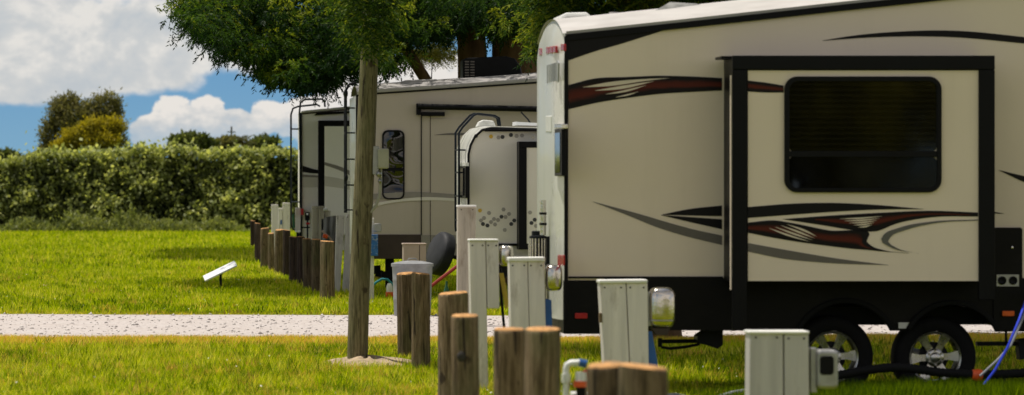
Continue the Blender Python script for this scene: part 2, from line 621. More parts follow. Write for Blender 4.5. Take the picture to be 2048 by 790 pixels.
def sprays(anchors, scale, n_leaf=16, droop=0.6, out=None, llen=0.10, lwid=0.026):
    """feathery drooping branchlets: returns leaf arrays"""
    N = len(anchors)
    az = rng.uniform(0, 2 * np.pi, N)
    d0 = np.stack([np.cos(az), np.sin(az), rng.uniform(-0.5, 0.35, N)], 1)
    if out is not None:
        d0 = d0 + out * 0.9
    d0 = unit(d0)
    sl = scale * rng.uniform(0.6, 1.35, N)
    t = np.linspace(0.1, 1, n_leaf)
    P_, A_, L_, W_, I_ = [], [], [], [], []
    perp = unit(np.cross(d0, np.array([0, 0, 1.0]) + rng.normal(size=(N, 3)) * 0.4))
    for i, tt in enumerate(t):
        pos = anchors + d0 * (sl * tt)[:, None]
        pos[:, 2] -= droop * sl * tt * tt * 0.6
        sgn = 1 if i % 2 else -1
        ax = d0 * 0.75 + perp * sgn * 0.75 + rng.normal(size=(N, 3)) * 0.28
        ax[:, 2] -= droop * 0.65 * tt + 0.1
        P_.append(pos)
        A_.append(ax)
        L_.append(llen * rng.uniform(0.7, 1.3, N) * scale / 0.45 * (1.15 - 0.5 * abs(tt - 0.4)))
        W_.append(lwid * rng.uniform(0.8, 1.25, N) * scale / 0.45)
        I_.append(np.arange(N))
    return np.concatenate(P_), np.concatenate(A_), np.concatenate(L_), np.concatenate(W_), np.concatenate(I_)


def shell_points(c, r, n, inner=0.55, zmin=-1.0):
    d = unit(rng.normal(size=(n, 3)))
    d = d[d[:, 2] > zmin]
    k = rng.uniform(inner, 1.0, len(d))[:, None] ** 0.6
    return np.array(c) + d * k * np.array(r), d


def fbm2(x, y, seed=0, octs=4, base=1.0):
    r = np.random.default_rng(seed)
    out = np.zeros_like(x, dtype=float)
    amp, fr = 1.0, base
    tot = 0
    for o in range(octs):
        acc = np.zeros_like(out)
        for k in range(3):
            a = r.uniform(0, 2 * np.pi)
            ph = r.uniform(0, 6.28)
            acc += np.sin((x * np.cos(a) + y * np.sin(a)) * fr * r.uniform(0.7, 1.4) + ph)
        out += amp * acc / 3
        tot += amp
        amp *= 0.55
        fr *= 2.1
    return out / tot


# ------------------------------------------------------------------ sun and sky
S = Vector((-0.40, 0.22, 1.7)).normalized()
sun_d = bpy.data.lights.new('sun', 'SUN')
sun_d.energy = 5.0
sun_d.angle = math.radians(0.53)
sun_d.color = (1.0, 0.94, 0.84)
sun = bpy.data.objects.new('sun', sun_d)
COL.objects.link(sun)
sun.rotation_euler = S.to_track_quat('Z', 'Y').to_euler()
sun.location = S * 100

world = bpy.data.worlds.new('World')
scene.world = world
world.use_nodes = True
nt = world.node_tree
bg = nt.nodes['Background']
sky = nt.nodes.new('ShaderNodeTexSky')
sky.sky_type = 'NISHITA'
sky.sun_disc = False
sky.sun_elevation = math.asin(S.z)
sky.sun_rotation = math.atan2(S.x, S.y)
sky.altitude = 50
sky.air_density = 1.0
sky.dust_density = 0.6


def mth(op, *a):
    n = nt.nodes.new('ShaderNodeMath')
    n.operation = op
    for i, v in enumerate(a):
        if isinstance(v, bpy.types.NodeSocket):
            nt.links.new(v, n.inputs[i])
        else:
            n.inputs[i].default_value = v
    return n.outputs[0]


tc = nt.nodes.new('ShaderNodeTexCoord')
sep = nt.nodes.new('ShaderNodeSeparateXYZ')
nt.links.new(tc.outputs['Generated'], sep.inputs[0])
dy = mth('MAXIMUM', sep.outputs[1], 0.04)
U = mth('DIVIDE', sep.outputs[0], dy)       # bearing (tangent) east of north
V = mth('DIVIDE', sep.outputs[2], dy)       # elevation (tangent)
uv = nt.nodes.new('ShaderNodeCombineXYZ')
nt.links.new(U, uv.inputs[0])
nt.links.new(mth('MULTIPLY', V, 1.45), uv.inputs[1])


def wnoise(scale, detail, rough, off=(0, 0, 0), dist=0.0):
    mp = nt.nodes.new('ShaderNodeMapping')
    mp.inputs['Location'].default_value = off
    nt.links.new(uv.outputs[0], mp.inputs[0])
    n = nt.nodes.new('ShaderNodeTexNoise')
    n.inputs['Scale'].default_value = scale
    n.inputs['Detail'].default_value = detail
    n.inputs['Roughness'].default_value = rough
    n.inputs['Distortion'].default_value = dist
    nt.links.new(mp.outputs[0], n.inputs['Vector'])
    return n.outputs[0]


def blob(px, py, rx, ry):
    u0, v0 = (px - 365) / F, (383 - py) / F
    a = mth('MULTIPLY', mth('SUBTRACT', U, u0), F / rx)
    b = mth('MULTIPLY', mth('SUBTRACT', V, v0), F / ry)
    d = mth('SQRT', mth('ADD', mth('MULTIPLY', a, a), mth('MULTIPLY', b, b)))
    return mth('SUBTRACT', 1.0, d)


# measured cloud masses: upper bank and low cumulus
bank = [(-60, 60, 330, 150), (60, 90, 330, 120), (340, 70, 300, 95), (330, -80, 330, 120), (-60, -60, 220, 110), (200, 150, 230, 52), (60, 172, 260, 45), (520, 100, 140, 62)]
cum = [(348, 232, 46, 44), (415, 230, 44, 42), (468, 245, 50, 34), (535, 234, 42, 36), (300, 264, 48, 36), (395, 266, 150, 44), (590, 245, 60, 32), (650, 235, 110, 55), (760, 190, 150, 60), (880, 160, 160, 60)]


def union(bl):
    v = None
    for q in bl:
        b = blob(*q)
        v = b if v is None else mth('MAXIMUM', v, b)
    return v


n1 = wnoise(38, 7, 0.58, dist=0.25)
n2 = wnoise(120, 6, 0.6, (3, 1, 0))
n1c = mth('SUBTRACT', n1, 0.5)
n2c = mth('SUBTRACT', n2, 0.5)
bank_f = mth('ADD', mth('MULTIPLY', union(bank), 0.9), mth('ADD', mth('MULTIPLY', n1c, 1.3), mth('MULTIPLY', n2c, 0.22)))
n4c = mth('SUBTRACT', wnoise(330, 4, 0.55, (7, 2, 0)), 0.5)
cum_f = mth('ADD', mth('MULTIPLY', union(cum), 1.0), mth('ADD', mth('MULTIPLY', n1c, 0.35), mth('ADD', mth('MULTIPLY', n2c, 0.85), mth('MULTIPLY', n4c, 0.5))))
# sky out of view: clouds added for warm fill and reflections
mp3 = nt.nodes.new('ShaderNodeMapping')
nt.links.new(tc.outputs['Generated'], mp3.inputs[0])
mp3.inputs['Scale'].default_value = (1, 1, 2.2)
n3 = nt.nodes.new('ShaderNodeTexNoise')
n3.inputs['Scale'].default_value = 3.0
n3.inputs['Detail'].default_value = 6
nt.links.new(mp3.outputs[0], n3.inputs['Vector'])


def sstep(v, a, b):
    n = nt.nodes.new('ShaderNodeMapRange')
    n.interpolation_type = 'SMOOTHSTEP'
    nt.links.new(v, n.inputs[0])
    n.inputs[1].default_value = a
    n.inputs[2].default_value = b
    return n.outputs[0]


cov_bank = sstep(bank_f, 0.02, 0.30)
cov_cum = mth('MULTIPLY', sstep(cum_f, 0.0, 0.14), mth('MULTIPLY_ADD', sstep(V, (383 - 300) / F, (383 - 235) / F), 0.45, 0.55))
far_mask = mth('MULTIPLY', sstep(n3.outputs[0], 0.34, 0.58), mth('MAXIMUM', mth('MAXIMUM', sstep(V, 0.07, 0.25), sstep(mth('MULTIPLY', U, -1.0), 0.07, 0.10)), sstep(mth('MULTIPLY', sep.outputs[1], -1.0), -0.1, 0.1)))
cov = mth('MINIMUM', mth('MAXIMUM', mth('MAXIMUM', cov_bank, cov_cum), far_mask), 1.0)

# base sky, deepened to blue near the horizon
skyc = mixc(nt, 1.0, sky.outputs[0], (0.1, 0.1, 0.1), 'MULTIPLY')
lowf = mth('SUBTRACT', 1.0, sstep(sep.outputs[2], 0.03, 0.35))
hz = sstep(sep.outputs[2], 0.0, 0.035)
lowc = mixc(nt, hz, (0.19, 0.40, 0.58), (0.115, 0.315, 0.56))
skyc = mixc(nt, mth('MULTIPLY', lowf, 0.92), skyc, lowc)
# cloud brightness: lit crests, greyer bases
n1s = wnoise(38, 7, 0.58, (0.004, -0.006, 0), dist=0.25)
relief = mth('MULTIPLY', mth('SUBTRACT', n1, n1s), 2.0)
light = mth('ADD', mth('ADD', 0.52, mth('MULTIPLY', n2c, 0.25)), mth('ADD', relief, mth('MULTIPLY', n1c, 0.5)))
low_grey = sstep(V, (383 - 200) / F, (383 - 60) / F)
bank_col = ramp(nt, light, [(0.25, (0.54, 0.57, 0.59)), (0.5, (0.63, 0.635, 0.625)), (0.72, (0.80, 0.77, 0.72))])
crest = mth('ADD', mth('MULTIPLY', sstep(V, (383 - 285) / F, (383 - 195) / F), 0.55), mth('ADD', mth('MULTIPLY', n2c, 1.3), mth('MULTIPLY', n4c, 0.9)))
cum_col = ramp(nt, mth('ADD', crest, 0.15), [(0.0, (0.46, 0.53, 0.60)), (0.3, (0.60, 0.61, 0.61)), (0.65, (0.84, 0.79, 0.73))])
ccol = mixc(nt, cov_cum, bank_col, cum_col)
# unseen warm overcast, added to fill the shaded trailer sides
far_col = ramp(nt, n3.outputs[0], [(0.35, (0.78, 0.70, 0.61)), (0.7, (1.0, 0.89, 0.78))])
far_col = mixc(nt, 1.0, far_col, mth('SUBTRACT', 1.0, mth('MULTIPLY', sstep(sep.outputs[2], 0.3, 0.85), 0.75)), 'MULTIPLY')
ccol = mixc(nt, mth('MULTIPLY', far_mask, mth('SUBTRACT', 1.0, mth('MAXIMUM', cov_bank, cov_cum))), ccol, far_col)
fin = mixc(nt, mth('MULTIPLY', cov, 0.95), skyc, ccol)
nt.links.new(fin, bg.inputs[0])
bg.inputs[1].default_value = 1.0

# ------------------------------------------------------------------ ground, road
ROAD_N, ROAD_F = 46.9, 57.6


def near_edge(x):
    return ROAD_N + 0.55 * fbm2(x, x * 0 + 1.0, 5, 5, 0.9) - 0.02 * x


def far_edge(x):
    return ROAD_F + 0.5 * fbm2(x, x * 0 + 7.0, 6, 5, 0.8) - 0.16 * x


gm, gnt, gb = _nodes('lawn_soil')
gv = geo_pos(gnt)
gn = noise_node(gnt, gv, 1.6, 6, 0.65)
gn2 = noise_node(gnt, gv, 22, 4, 0.6)
gc = ramp(gnt, gn, [(0.3, (0.09, 0.12, 0.003)), (0.7, (0.19, 0.22, 0.004))])
gc = mixc(gnt, ramp(gnt, gn2, [(0.45, 0.0), (0.7, 0.55)]), gc, (0.075, 0.07, 0.015))
gnt.links.new(gc, gb.inputs['Base Color'])
gb.inputs['Roughness'].default_value = 0.95
gb.inputs['Specular IOR Level'].default_value = 0.05
g = MB()
vs = [g.bm.verts.new(p) for p in ((-3000, -200, 0), (3000, -200, 0), (3000, 6000, 0), (-3000, 6000, 0))]
g.face(vs)
tag(g.build('ground', gm), kind='structure')

rm, rnt, rb = _nodes('gravel')
rv = geo_pos(rnt)
vo = rnt.nodes.new('ShaderNodeTexVoronoi')
vo.inputs['Scale'].default_value = 26
rnt.links.new(rv, vo.inputs['Vector'])
r1 = noise_node(rnt, rv, 1.0, 6, 0.65, (0.22, 0.9, 1))
r2 = noise_node(rnt, rv, 60, 3, 0.7)
rc = ramp(rnt, vo.outputs['Color'], [(0.0, (0.29, 0.25, 0.23)), (0.35, (0.455, 0.41, 0.385)), (1.0, (0.53, 0.49, 0.47))])
rc = mixc(rnt, ramp(rnt, r1, [(0.42, 0.0), (0.72, 0.4)]), rc, (0.40, 0.34, 0.30))
rc = mixc(rnt, ramp(rnt, r2, [(0.6, 0.0), (0.72, 0.5)]), rc, (0.24, 0.20, 0.18))
rnt.links.new(rc, rb.inputs['Base Color'])
rb.inputs['Roughness'].default_value = 0.95
rb.inputs['Specular IOR Level'].default_value = 0.1
bn = rnt.nodes.new('ShaderNodeBump')
bn.inputs['Strength'].default_value = 0.6
bn.inputs['Distance'].default_value = 0.012
rnt.links.new(vo.outputs['Distance'], bn.inputs['Height'])
rnt.links.new(bn.outputs[0], rb.inputs['Normal'])
xs = np.linspace(-90, 90, 721)
V0 = np.stack([xs, near_edge(xs), np.full_like(xs, 0.006)], 1)
V1 = np.stack([xs, far_edge(xs), np.full_like(xs, 0.006)], 1)
k = len(xs)
np_road = np_mesh('gravel_road', np.concatenate([V0, V1]), [(i, i + 1, k + i + 1, k + i) for i in range(k - 1)], rm)
tag(np_road, kind='structure')

# loose stones on the road
N = 5000
sx = rng.uniform(-5, 16, N)
sy = rng.uniform(0, 1, N)
sy = near_edge(sx) - 0.35 + sy * (far_edge(sx) - near_edge(sx) + 0.5)
ss = np.minimum(rng.gamma(1.6, 0.0050, N) + 0.004, 0.032)
oc = np.array([(1, 0, 0), (-1, 0, 0), (0, 1, 0), (0, -1, 0), (0, 0, 1), (0, 0, -0.3)], float)
sv = oc[None] * ss[:, None, None] * rng.uniform(0.6, 1.3, (N, 6, 1)) + np.stack([sx, sy, np.full(N, 0.008)], 1)[:, None]
of = np.array([(0, 2, 4), (2, 1, 4), (1, 3, 4), (3, 0, 4), (2, 0, 5), (1, 2, 5), (3, 1, 5), (0, 3, 5)])
sf = (of[None] + 6 * np.arange(N)[:, None, None]).reshape(-1, 3)
sm, snt, sb = _nodes('stone')
at = snt.nodes.new('ShaderNodeAttribute')
at.attribute_name = 'tint'
snt.links.new(ramp(snt, at.outputs['Fac'], [(0, (0.24, 0.21, 0.19)), (0.15, (0.36, 0.32, 0.30)), (1, (0.56, 0.52, 0.49))]), sb.inputs['Base Color'])
sb.inputs['Roughness'].default_value = 0.9
o = np_mesh('gravel_stones', sv.reshape(-1, 3), sf, sm, tint=np.repeat(rng.uniform(0, 1, N) ** 0.7, 6))
tag(o, 'loose pale stones scattered over the gravel road', 'gravel', kind='stuff')

# grass ---------------------------------------------------------------
grm, grt, grb = _nodes('grass_blade')
ga = grt.nodes.new('ShaderNodeAttribute')
ga.attribute_name = 'tint'
gd = grt.nodes.new('ShaderNodeAttribute')
gd.attribute_name = 'dry'
gcol = ramp(grt, ga.outputs['Fac'], [(0.0, (0.05, 0.10, 0.002)), (0.4, (0.32, 0.43, 0.001)), (0.75, (0.50, 0.53, 0.002)), (1.0, (0.70, 0.64, 0.12))])  # darkest stop added for the shade tinted in around the big trailer
gcol = mixc(grt, gd.outputs['Fac'], gcol, (0.66, 0.38, 0.11))
grt.links.new(gcol, grb.inputs['Base Color'])
grb.inputs['Roughness'].default_value = 0.45
grb.inputs['Specular IOR Level'].default_value = 0.08
tr = grt.nodes.new('ShaderNodeBsdfTranslucent')
grt.links.new(mixc(grt, 1.0, gcol, (1.5, 1.5, 0.6), 'MULTIPLY'), tr.inputs[0])
mx = grt.nodes.new('ShaderNodeMixShader')
mx.inputs[0].default_value = 0.42
grt.links.new(grb.outputs[0], mx.inputs[1])
grt.links.new(tr.outputs[0], mx.inputs[2])
grt.links.new(mx.outputs[0], grt.nodes['Material Output'].inputs[0])

GV, GT, GD = [], [], []


def blades(n, y0, y1, h, w, ypow=1.0, margin=1.5, keep=None):
    y = y0 + (y1 - y0) * rng.uniform(0, 1, n) ** ypow
    xl = -0.049 * y - margin
    xr = 0.212 * y + margin
    x = xl + (xr - xl) * rng.uniform(0, 1, n)
    thin = fbm2(x, y, 71, 4, 2.6) + 0.5 * rng.normal(size=n)
    on_road = (y > near_edge(x) + 0.1 * rng.normal(size=n)) & (y < far_edge(x) - 0.05 * rng.normal(size=n))
    ok = ~on_road & (thin > -0.75)
    # bare sand at the pole foot
    px_, py_ = pole_xy
    dd = ((x - px_ - 0.10) / 0.46) ** 2 + ((y - py_) / 1.05) ** 2
    ok &= dd > 0.7 + 0.5 * rng.uniform(-1, 1, n)
    if keep is not None:
        ok &= keep(x, y)
    x, y = x[ok], y[ok]
    n = len(x)
    patch = fbm2(x, y, 3, 4, 0.9)
    patch2 = fbm2(x, y, 9, 3, 3.0)
    hh = h * rng.uniform(0.45, 1.25, n) * (1 + 0.45 * patch + 0.2 * patch2)
    # mown shorter at the road margins
    dn = np.where(y < (ROAD_N + ROAD_F) / 2, near_edge(x) - y, y - far_edge(x))
    hh *= np.clip(0.35 + dn * 0.5, 0.35, 1)
    az = rng.uniform(0, 2 * np.pi, n)
    lean = rng.uniform(0.1, 0.75, n) * hh
    ww = w * rng.uniform(0.7, 1.4, n)
    ca, sa = np.cos(az), np.sin(az)
    a2 = rng.uniform(0, 2 * np.pi, n)
    ex, ey = np.cos(a2) * ww * 0.5, np.sin(a2) * ww * 0.5
    z0 = np.zeros(n)
    tri = np.stack([np.stack([x - ex, y - ey, z0], 1), np.stack([x + ex, y + ey, z0], 1),
                    np.stack([x + ca * lean, y + sa * lean, hh], 1)], 1)
    GV.append(tri.reshape(-1, 3))
    tint = np.clip(0.47 + 0.42 * patch + 0.3 * patch2 + rng.normal(size=n) * 0.27, 0, 1)
    shade_tint = np.clip((x - 4.0) / 1.2, 0, 1) * np.clip((46 - y) / 3.0, 0, 1) * np.clip((y - 30) / 2.0, 0, 1)   # shade around the big trailer, darkened into the blade tint
    tint = np.clip(tint - 0.46 * shade_tint, 0, 1)
    pale = rng.uniform(size=n) < 0.03 * (1 - shade_tint)
    tint[pale] = 1.0
    straw = fbm2(x, y, 61, 3, 1.7) + 0.35 * rng.normal(size=n)
    dry0 = np.where((straw > 0.62) & (y < 50), rng.uniform(0.3, 0.9, n), 0)
    hh = np.where(rng.uniform(size=n) < 0.03, hh * 1.9, hh)
    tri[:, 2, 2] = hh
    dry = np.where(dn < 2, np.clip(1.35 - dn / (0.5 + 0.9 * rng.uniform(size=n)), 0, 1), 0) * (rng.uniform(size=n) < 0.85)
    dry = np.maximum(np.where(y > 50, dry * 0.35, dry), dry0)
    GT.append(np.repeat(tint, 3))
    GD.append(np.repeat(dry, 3))


pole_base = P(713, 727, 41.0)
pole_xy = (pole_base.x, pole_base.y)
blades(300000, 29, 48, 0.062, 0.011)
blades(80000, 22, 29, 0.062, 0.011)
blades(230000, 56, 92, 0.075, 0.018)
blades(180000, 90, 182, 0.11, 0.035)


def tufts(nt, y0, y1, h, spread, per, w, dryf):
    y = rng.uniform(y0, y1, nt)
    x = (-0.049 * y - 1) + rng.uniform(0, 1, nt) * (0.261 * y + 2)
    ok = ~((y > near_edge(x) - 0.1) & (y < far_edge(x) + 0.1)) & (((x - pole_xy[0] - .1) / .46) ** 2 + ((y - pole_xy[1]) / 1.05) ** 2 > 1.1)
    x, y = x[ok], y[ok]
    k = len(x)
    tt = np.where(rng.uniform(size=k) < 0.5, rng.uniform(0, 0.25, k), rng.uniform(0.6, 1.0, k))
    dr = np.where(rng.uniform(size=k) < dryf, rng.uniform(0.3, 0.8, k), 0)
    hs = h * rng.uniform(0.6, 1.5, k)
    ii = np.repeat(np.arange(k), per)
    bx_ = x[ii] + rng.normal(size=len(ii)) * spread
    by_ = y[ii] + rng.normal(size=len(ii)) * spread
    hh = hs[ii] * rng.uniform(0.5, 1.2, len(ii))
    az = rng.uniform(0, 2 * np.pi, len(ii))
    ln = hh * rng.uniform(0.2, 0.9, len(ii))
    a2 = rng.uniform(0, 2 * np.pi, len(ii))
    ww = w * rng.uniform(0.6, 1.3, len(ii)) * 0.5
    z0 = np.zeros(len(ii))
    GV.append(np.stack([np.stack([bx_ - np.cos(a2) * ww, by_ - np.sin(a2) * ww, z0], 1), np.stack([bx_ + np.cos(a2) * ww, by_ + np.sin(a2) * ww, z0], 1),
                        np.stack([bx_ + np.cos(az) * ln, by_ + np.sin(az) * ln, hh], 1)], 1).reshape(-1, 3))
    GT.append(np.repeat(np.clip(tt[ii] + rng.normal(size=len(ii)) * 0.1, 0, 1), 3))
    GD.append(np.repeat(dr[ii], 3))


tufts(6500, 24, 47, 0.085, 0.055, 20, 0.012, 0.22)
tufts(3500, 57, 110, 0.09, 0.09, 20, 0.022, 0.12)
# unmown longer grass along the parked trailer
n = 30000
y = rng.uniform(32.2, 33.9, n)
x = rng.uniform(P(1380, 700, 33).x, P(2048, 700, 33).x + 1.2, n)
cl = fbm2(x, y, 97, 4, 3.0)
hh = (0.10 + 0.05 * cl + 0.09 * np.clip((x - P(1560, 700, 33).x) / 0.6, 0, 1)) * rng.uniform(0.5, 1.2, n)
az = rng.uniform(0, 2 * np.pi, n)
a2 = rng.uniform(0, 2 * np.pi, n)
z0 = np.zeros(n)
ln = hh * rng.uniform(0.1, 0.6, n)
GV.append(np.stack([np.stack([x - np.cos(a2) * .006, y - np.sin(a2) * .006, z0], 1), np.stack([x + np.cos(a2) * .006, y + np.sin(a2) * .006, z0], 1),
                    np.stack([x + np.cos(az) * ln, y + np.sin(az) * ln, hh], 1)], 1).reshape(-1, 3))
GT.append(np.repeat(np.clip(rng.normal(0.06, 0.10, n) + 0.12 * cl, 0, 1), 3))  # tint kept dark to paint in the shade beside the trailer
GD.append(np.zeros(3 * n))
# dry fringe creeping over the gravel edge
n = 80000
fx = rng.uniform(-5, 12, n)
cl = fbm2(fx, fx * 0 + 2, 88, 4, 2.2)
fy = near_edge(fx) + 0.25 + 0.35 * cl - np.abs(rng.normal(size=n)) * (0.55 + 0.3 * cl)
fh = rng.uniform(0.02, 0.085, n) * (1 + 0.5 * cl)
az = rng.uniform(0, 2 * np.pi, n)
ex = np.cos(az) * 0.006
ey = np.sin(az) * 0.006
az2 = rng.uniform(0, 2 * np.pi, n)
z0 = np.full(n, 0.015)
GV.append(np.stack([np.stack([fx - ex, fy - ey, z0], 1), np.stack([fx + ex, fy + ey, z0], 1), np.stack([fx + np.cos(az2) * fh, fy + np.sin(az2) * fh, fh + 0.02], 1)], 1).reshape(-1, 3))
GT.append(np.repeat(np.clip(rng.normal(0.6, 0.2, n), 0, 1), 3))
GD.append(np.repeat(np.where(rng.uniform(size=n) < 0.75, rng.uniform(0.55, 1.0, n), 0.1), 3))
gv_ = np.concatenate(GV)
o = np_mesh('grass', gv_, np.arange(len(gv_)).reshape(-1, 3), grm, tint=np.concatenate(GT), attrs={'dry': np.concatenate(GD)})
tag(o, 'short sunlit green grass covering the lawn', 'grass', kind='stuff')

# tiny pale clover flowers in the lawn
k = 1500
fy = np.concatenate([rng.uniform(30, 46, k // 3), rng.uniform(58, 85, k - k // 3)])
fx = -0.049 * fy - 1 + rng.uniform(0, 1, k) * (0.261 * fy + 2)
pt_ = fbm2(fx, fy, 123, 3, 1.1) + 0.25 * rng.normal(size=k)
ok = (pt_ > 0.1) & ((fy < near_edge(fx) - 0.3) | (fy > far_edge(fx) + 0.2))
fx, fy = fx[ok], fy[ok]
M['clover'] = mat('clover', (0.75, 0.73, 0.58), 0.8, spec=0.1)
l = rng.uniform(0.012, 0.024, len(fx))
o = leaves_obj('clover_flowers', np.stack([fx, fy, rng.uniform(0.05, 0.075, len(fx))], 1), rng.normal(size=(len(fx), 3)) + np.array([0, 0, 0.6]), l, l, np.full(len(fx), .5), 'clover', None)
tag(o, 'tiny pale clover flowers scattered through the lawn', 'flowers', kind='stuff')

# ------------------------------------------------------------------ wooden bollard posts
def post_mesh(r, h, seed):
    rr = random.Random(seed)
    mb = MB()
    seg = 20
    rings = []
    wob = [1 + 0.05 * math.sin(2 * math.pi * k / seg * 2 + seed) + rr.uniform(-0.025, 0.025) for k in range(seg)]
    prof = [(1.03, -0.1), (1.02, 0.0), (1.0, 0.3), (0.985, 0.65), (0.975, 0.968), (0.95, 0.99), (0.84, 1.0)]
    tx, ty = rr.uniform(-0.05, 0.05), rr.uniform(0.005, 0.05)
    for q, z in prof:
        ring = []
        for k in range(seg):
            a = 2 * math.pi * k / seg
            R = r * q * wob[k] * (1 + rr.uniform(-0.016, 0.016)) * (0.90 if k == seed % 20 or k == (seed * 7 + 14) % 20 else 1.0)
            x, y = R * math.cos(a), R * math.sin(a)
            zz = z * h
            if z > 0.9:
                zz += (x * tx + y * ty) / r * h * 0.25
            ring.append(mb.bm.verts.new((x, y, zz)))
        rings.append(ring)
    for i in range(len(rings) - 1):
        for k in range(seg):
            l = (k + 1) % seg
            mb.face([rings[i][k], rings[i][l], rings[i + 1][l], rings[i + 1][k]], 1 if i >= 5 else 0)
    cen = mb.bm.verts.new((0, 0, h * 1.004))
    for k in range(seg):
        mb.face([rings[-1][k], rings[-1][(k + 1) % seg], cen], 1)
    return mb


POSTS = [  # px left, px right, top py, depth, dark?, label
    (501, 512, 441, 126, 1, 'farthest thin dark post at the hedge end of the row of timber posts'),
    (509, 522, 446, 99, 1, 'dark narrow post just in front of the farthest post in the row'),
    (521, 539, 456, 91, 0, 'sunlit brown post left of a pair of short orange topped posts far down the row'),
    (537, 550, 466, 89, 0, 'slim short post with bright orange top between two thicker far posts'),
    (549, 567, 459, 85, 0, 'brown post under the pair of grey white pedestals far down the row'),
    (566, 581, 460, 83, 1, 'dark brown post below the curled foot of the far trailer ladder'),
    (578, 596, 473, 78, 1, 'dark post with flat top below the black meter stand'),
    (594, 609, 473, 75, 1, 'dark narrow post left of the pale lichen grey post'),
    (606, 625, 477, 72, 0, 'pale lichen grey post below the tall weathered pedestal'),
    (624, 642, 478, 69, 0, 'medium brown post wedged between the pale grey post and the knotty dark post'),
    (640, 671, 482, 64.8, 0, 'thick knotty brown post nearest the road on its far side'),
    (797, 834, 546, 42.4, 0, 'tan post half hidden in front of the metal bin, left one of a pair'),
    (823, 863, 546, 39.6, 0, 'round dark sided post right of the tan post in front of the metal bin'),
    (879, 938, 585, 31.9, 0, 'split grainy post with orange rim behind the post with a black knot'),
    (905, 965, 630, 26.0, 0, 'greenish post with a single black knot hole'),
    (993, 1056, 657, 23.6, 0, 'cracked left post of the thick pair in front of the fifth wheel corner'),
    (1046, 1123, 657, 23.2, 0, 'wide mossy right post of the thick pair in front of the fifth wheel corner'),
    (1179, 1254, 729, 18.8, 0, 'left post of the blurred orange topped pair at the bottom edge'),
    (1238, 1340, 733, 18.3, 0, 'right, wider post of the blurred orange topped pair at the bottom edge'),
]
for i, (a, b, t, Y, dk, lab) in enumerate(POSTS):
    A, B = P(a, t, Y), P(b, t, Y)
    r = (B.x - A.x) / 2
    h = A.z
    mb = post_mesh(r, h, i * 3 + 1)
    if 'knot hole' in lab:
        K = P(925, 713, Y)
        mb.ball((K.x - (A.x + B.x) / 2, -r * 0.95, K.z), 0.028, 1, 0.4, 1.3, 8, 0.2, 2)
    o = mb.build('wooden_post', ['post_dark' if dk else 'post_wood', 'cut_wood', 'stone_dark'], smooth=True)
    o.location = ((A.x + B.x) / 2, Y + r, 0)
    o.rotation_euler = (random.uniform(-0.015, 0.015), random.uniform(-0.02, 0.02), random.uniform(0, 0.6))
    if 'knot hole' in lab:
        o.rotation_euler.z = 0
    tag(o, lab, 'post', 'timber posts in a row along the trailer sites')

# ------------------------------------------------------------------ utility pole and its sand mound
YP = 41.0
up = thing('utility_pole', 'tall greenish round timber pole with cream meter box, leaning beside the gravel road', 'utility pole', pole_base)
mb = MB()
pts, rs = [], []
for (px, py) in ((713, 735), (718, 600), (724, 450), (731, 300), (738, 130), (744, 0), (758, -380)):
    pts.append(P(px, py, YP))
pts[0].z = -0.3
pts.append(P(766, -800, YP))
wpx = [42, 41, 40, 39, 36, 34, 31, 29]
mb.tube(pts, [w / 2 / F * YP for w in wpx], 24)
mb.build('pole', 'pole_wood', up, smooth=True)
slab(rrect(745, 758, 292, 350, 3), YP - 0.06, 0.12, 'mounting_plate', 'dull_metal', up)
bx = slab(rrect(756, 778, 297, 337, 3), YP - 0.12, 0.2, 'meter_box', 'cream_box', up, 0.012)
mb = MB()
mb.tube([P(761, 337, YP - .02), P(761, 360, YP - .02), P(759, 390, YP - .02), P(752, 412, YP - .02), P(740, 425, YP - .05)], 0.016, 8)
mb.build('conduit', 'cream_box', up, smooth=True)
mb = MB()
mb.ball(P(758, 348, YP - .06), 0.03, 1, 1, 1.2, 8)
mb.ball(P(760, 362, YP - .06), 0.022, 1, 1, 1.2, 8)
mb.build('insulator', 'dull_metal', up, smooth=True)

mv, mf = [], []
nr, na = 12, 40
for r in range(nr + 1):
    q = r / nr
    for a in range(na):
        th = 2 * math.pi * a / na
        e = 1 + 0.22 * math.sin(3 * th + 1) + 0.1 * math.sin(7 * th)
        x = pole_base.x + 0.10 + 0.46 * q * e * math.cos(th)
        y = pole_base.y + 1.05 * q * e * math.sin(th)
        z = 0.075 * (1 - q * q) + 0.02 * math.sin(5 * th + 9 * q) * (1 - q) + (0.004 if r < nr else -0.02)
        mv.append((x, y, z))
for r in range(nr):
    for a in range(na):
        mf.append((r * na + a, r * na + (a + 1) % na, (r + 1) * na + (a + 1) % na, (r + 1) * na + a))
o = np_mesh('sand_mound', mv, mf, 'sand', smooth=True)
tag(o, 'low heap of bare tan sand around the foot of the timber pole', 'sand mound')

# ------------------------------------------------------------------ main fifth wheel trailer
Y3 = 34.0
YB3 = 36.44
XR = P(1132, 300, Y3).x
fw = thing('fifth_wheel_trailer', 'large beige and black fifth wheel trailer with red black swooshes and extended slide out', 'trailer', (XR + 4.5, 35.2, 0))


def z_edge(x):     # eave height along the wedge roof
    pts = [(1135, 70), (1380, 44), (1680, 11), (2048, -28), (2600, -90), (3400, -150)]
    ex = [P(a, b, Y3).x for a, b in pts]
    ez = [P(a, b, Y3).z for a, b in pts]
    return float(np.interp(x, ex, ez))


XE = XR + 10.2
zb = P(1300, 600, Y3).z
xs_ = [XR] + [P(a, 0, Y3).x for a in (1200, 1300, 1380, 1500, 1680, 1850, 2048, 2300, 2600, 3000)] + [XE]
poly = [(x, z_edge(x) - 0.002) for x in xs_] + [(XE, zb + 0.9), (XE - 3.0, zb + 0.85), (XE - 3.2, zb), (XR, zb)]
MB().prism(poly, Y3, YB3).build('body', 'rv_beige', fw)
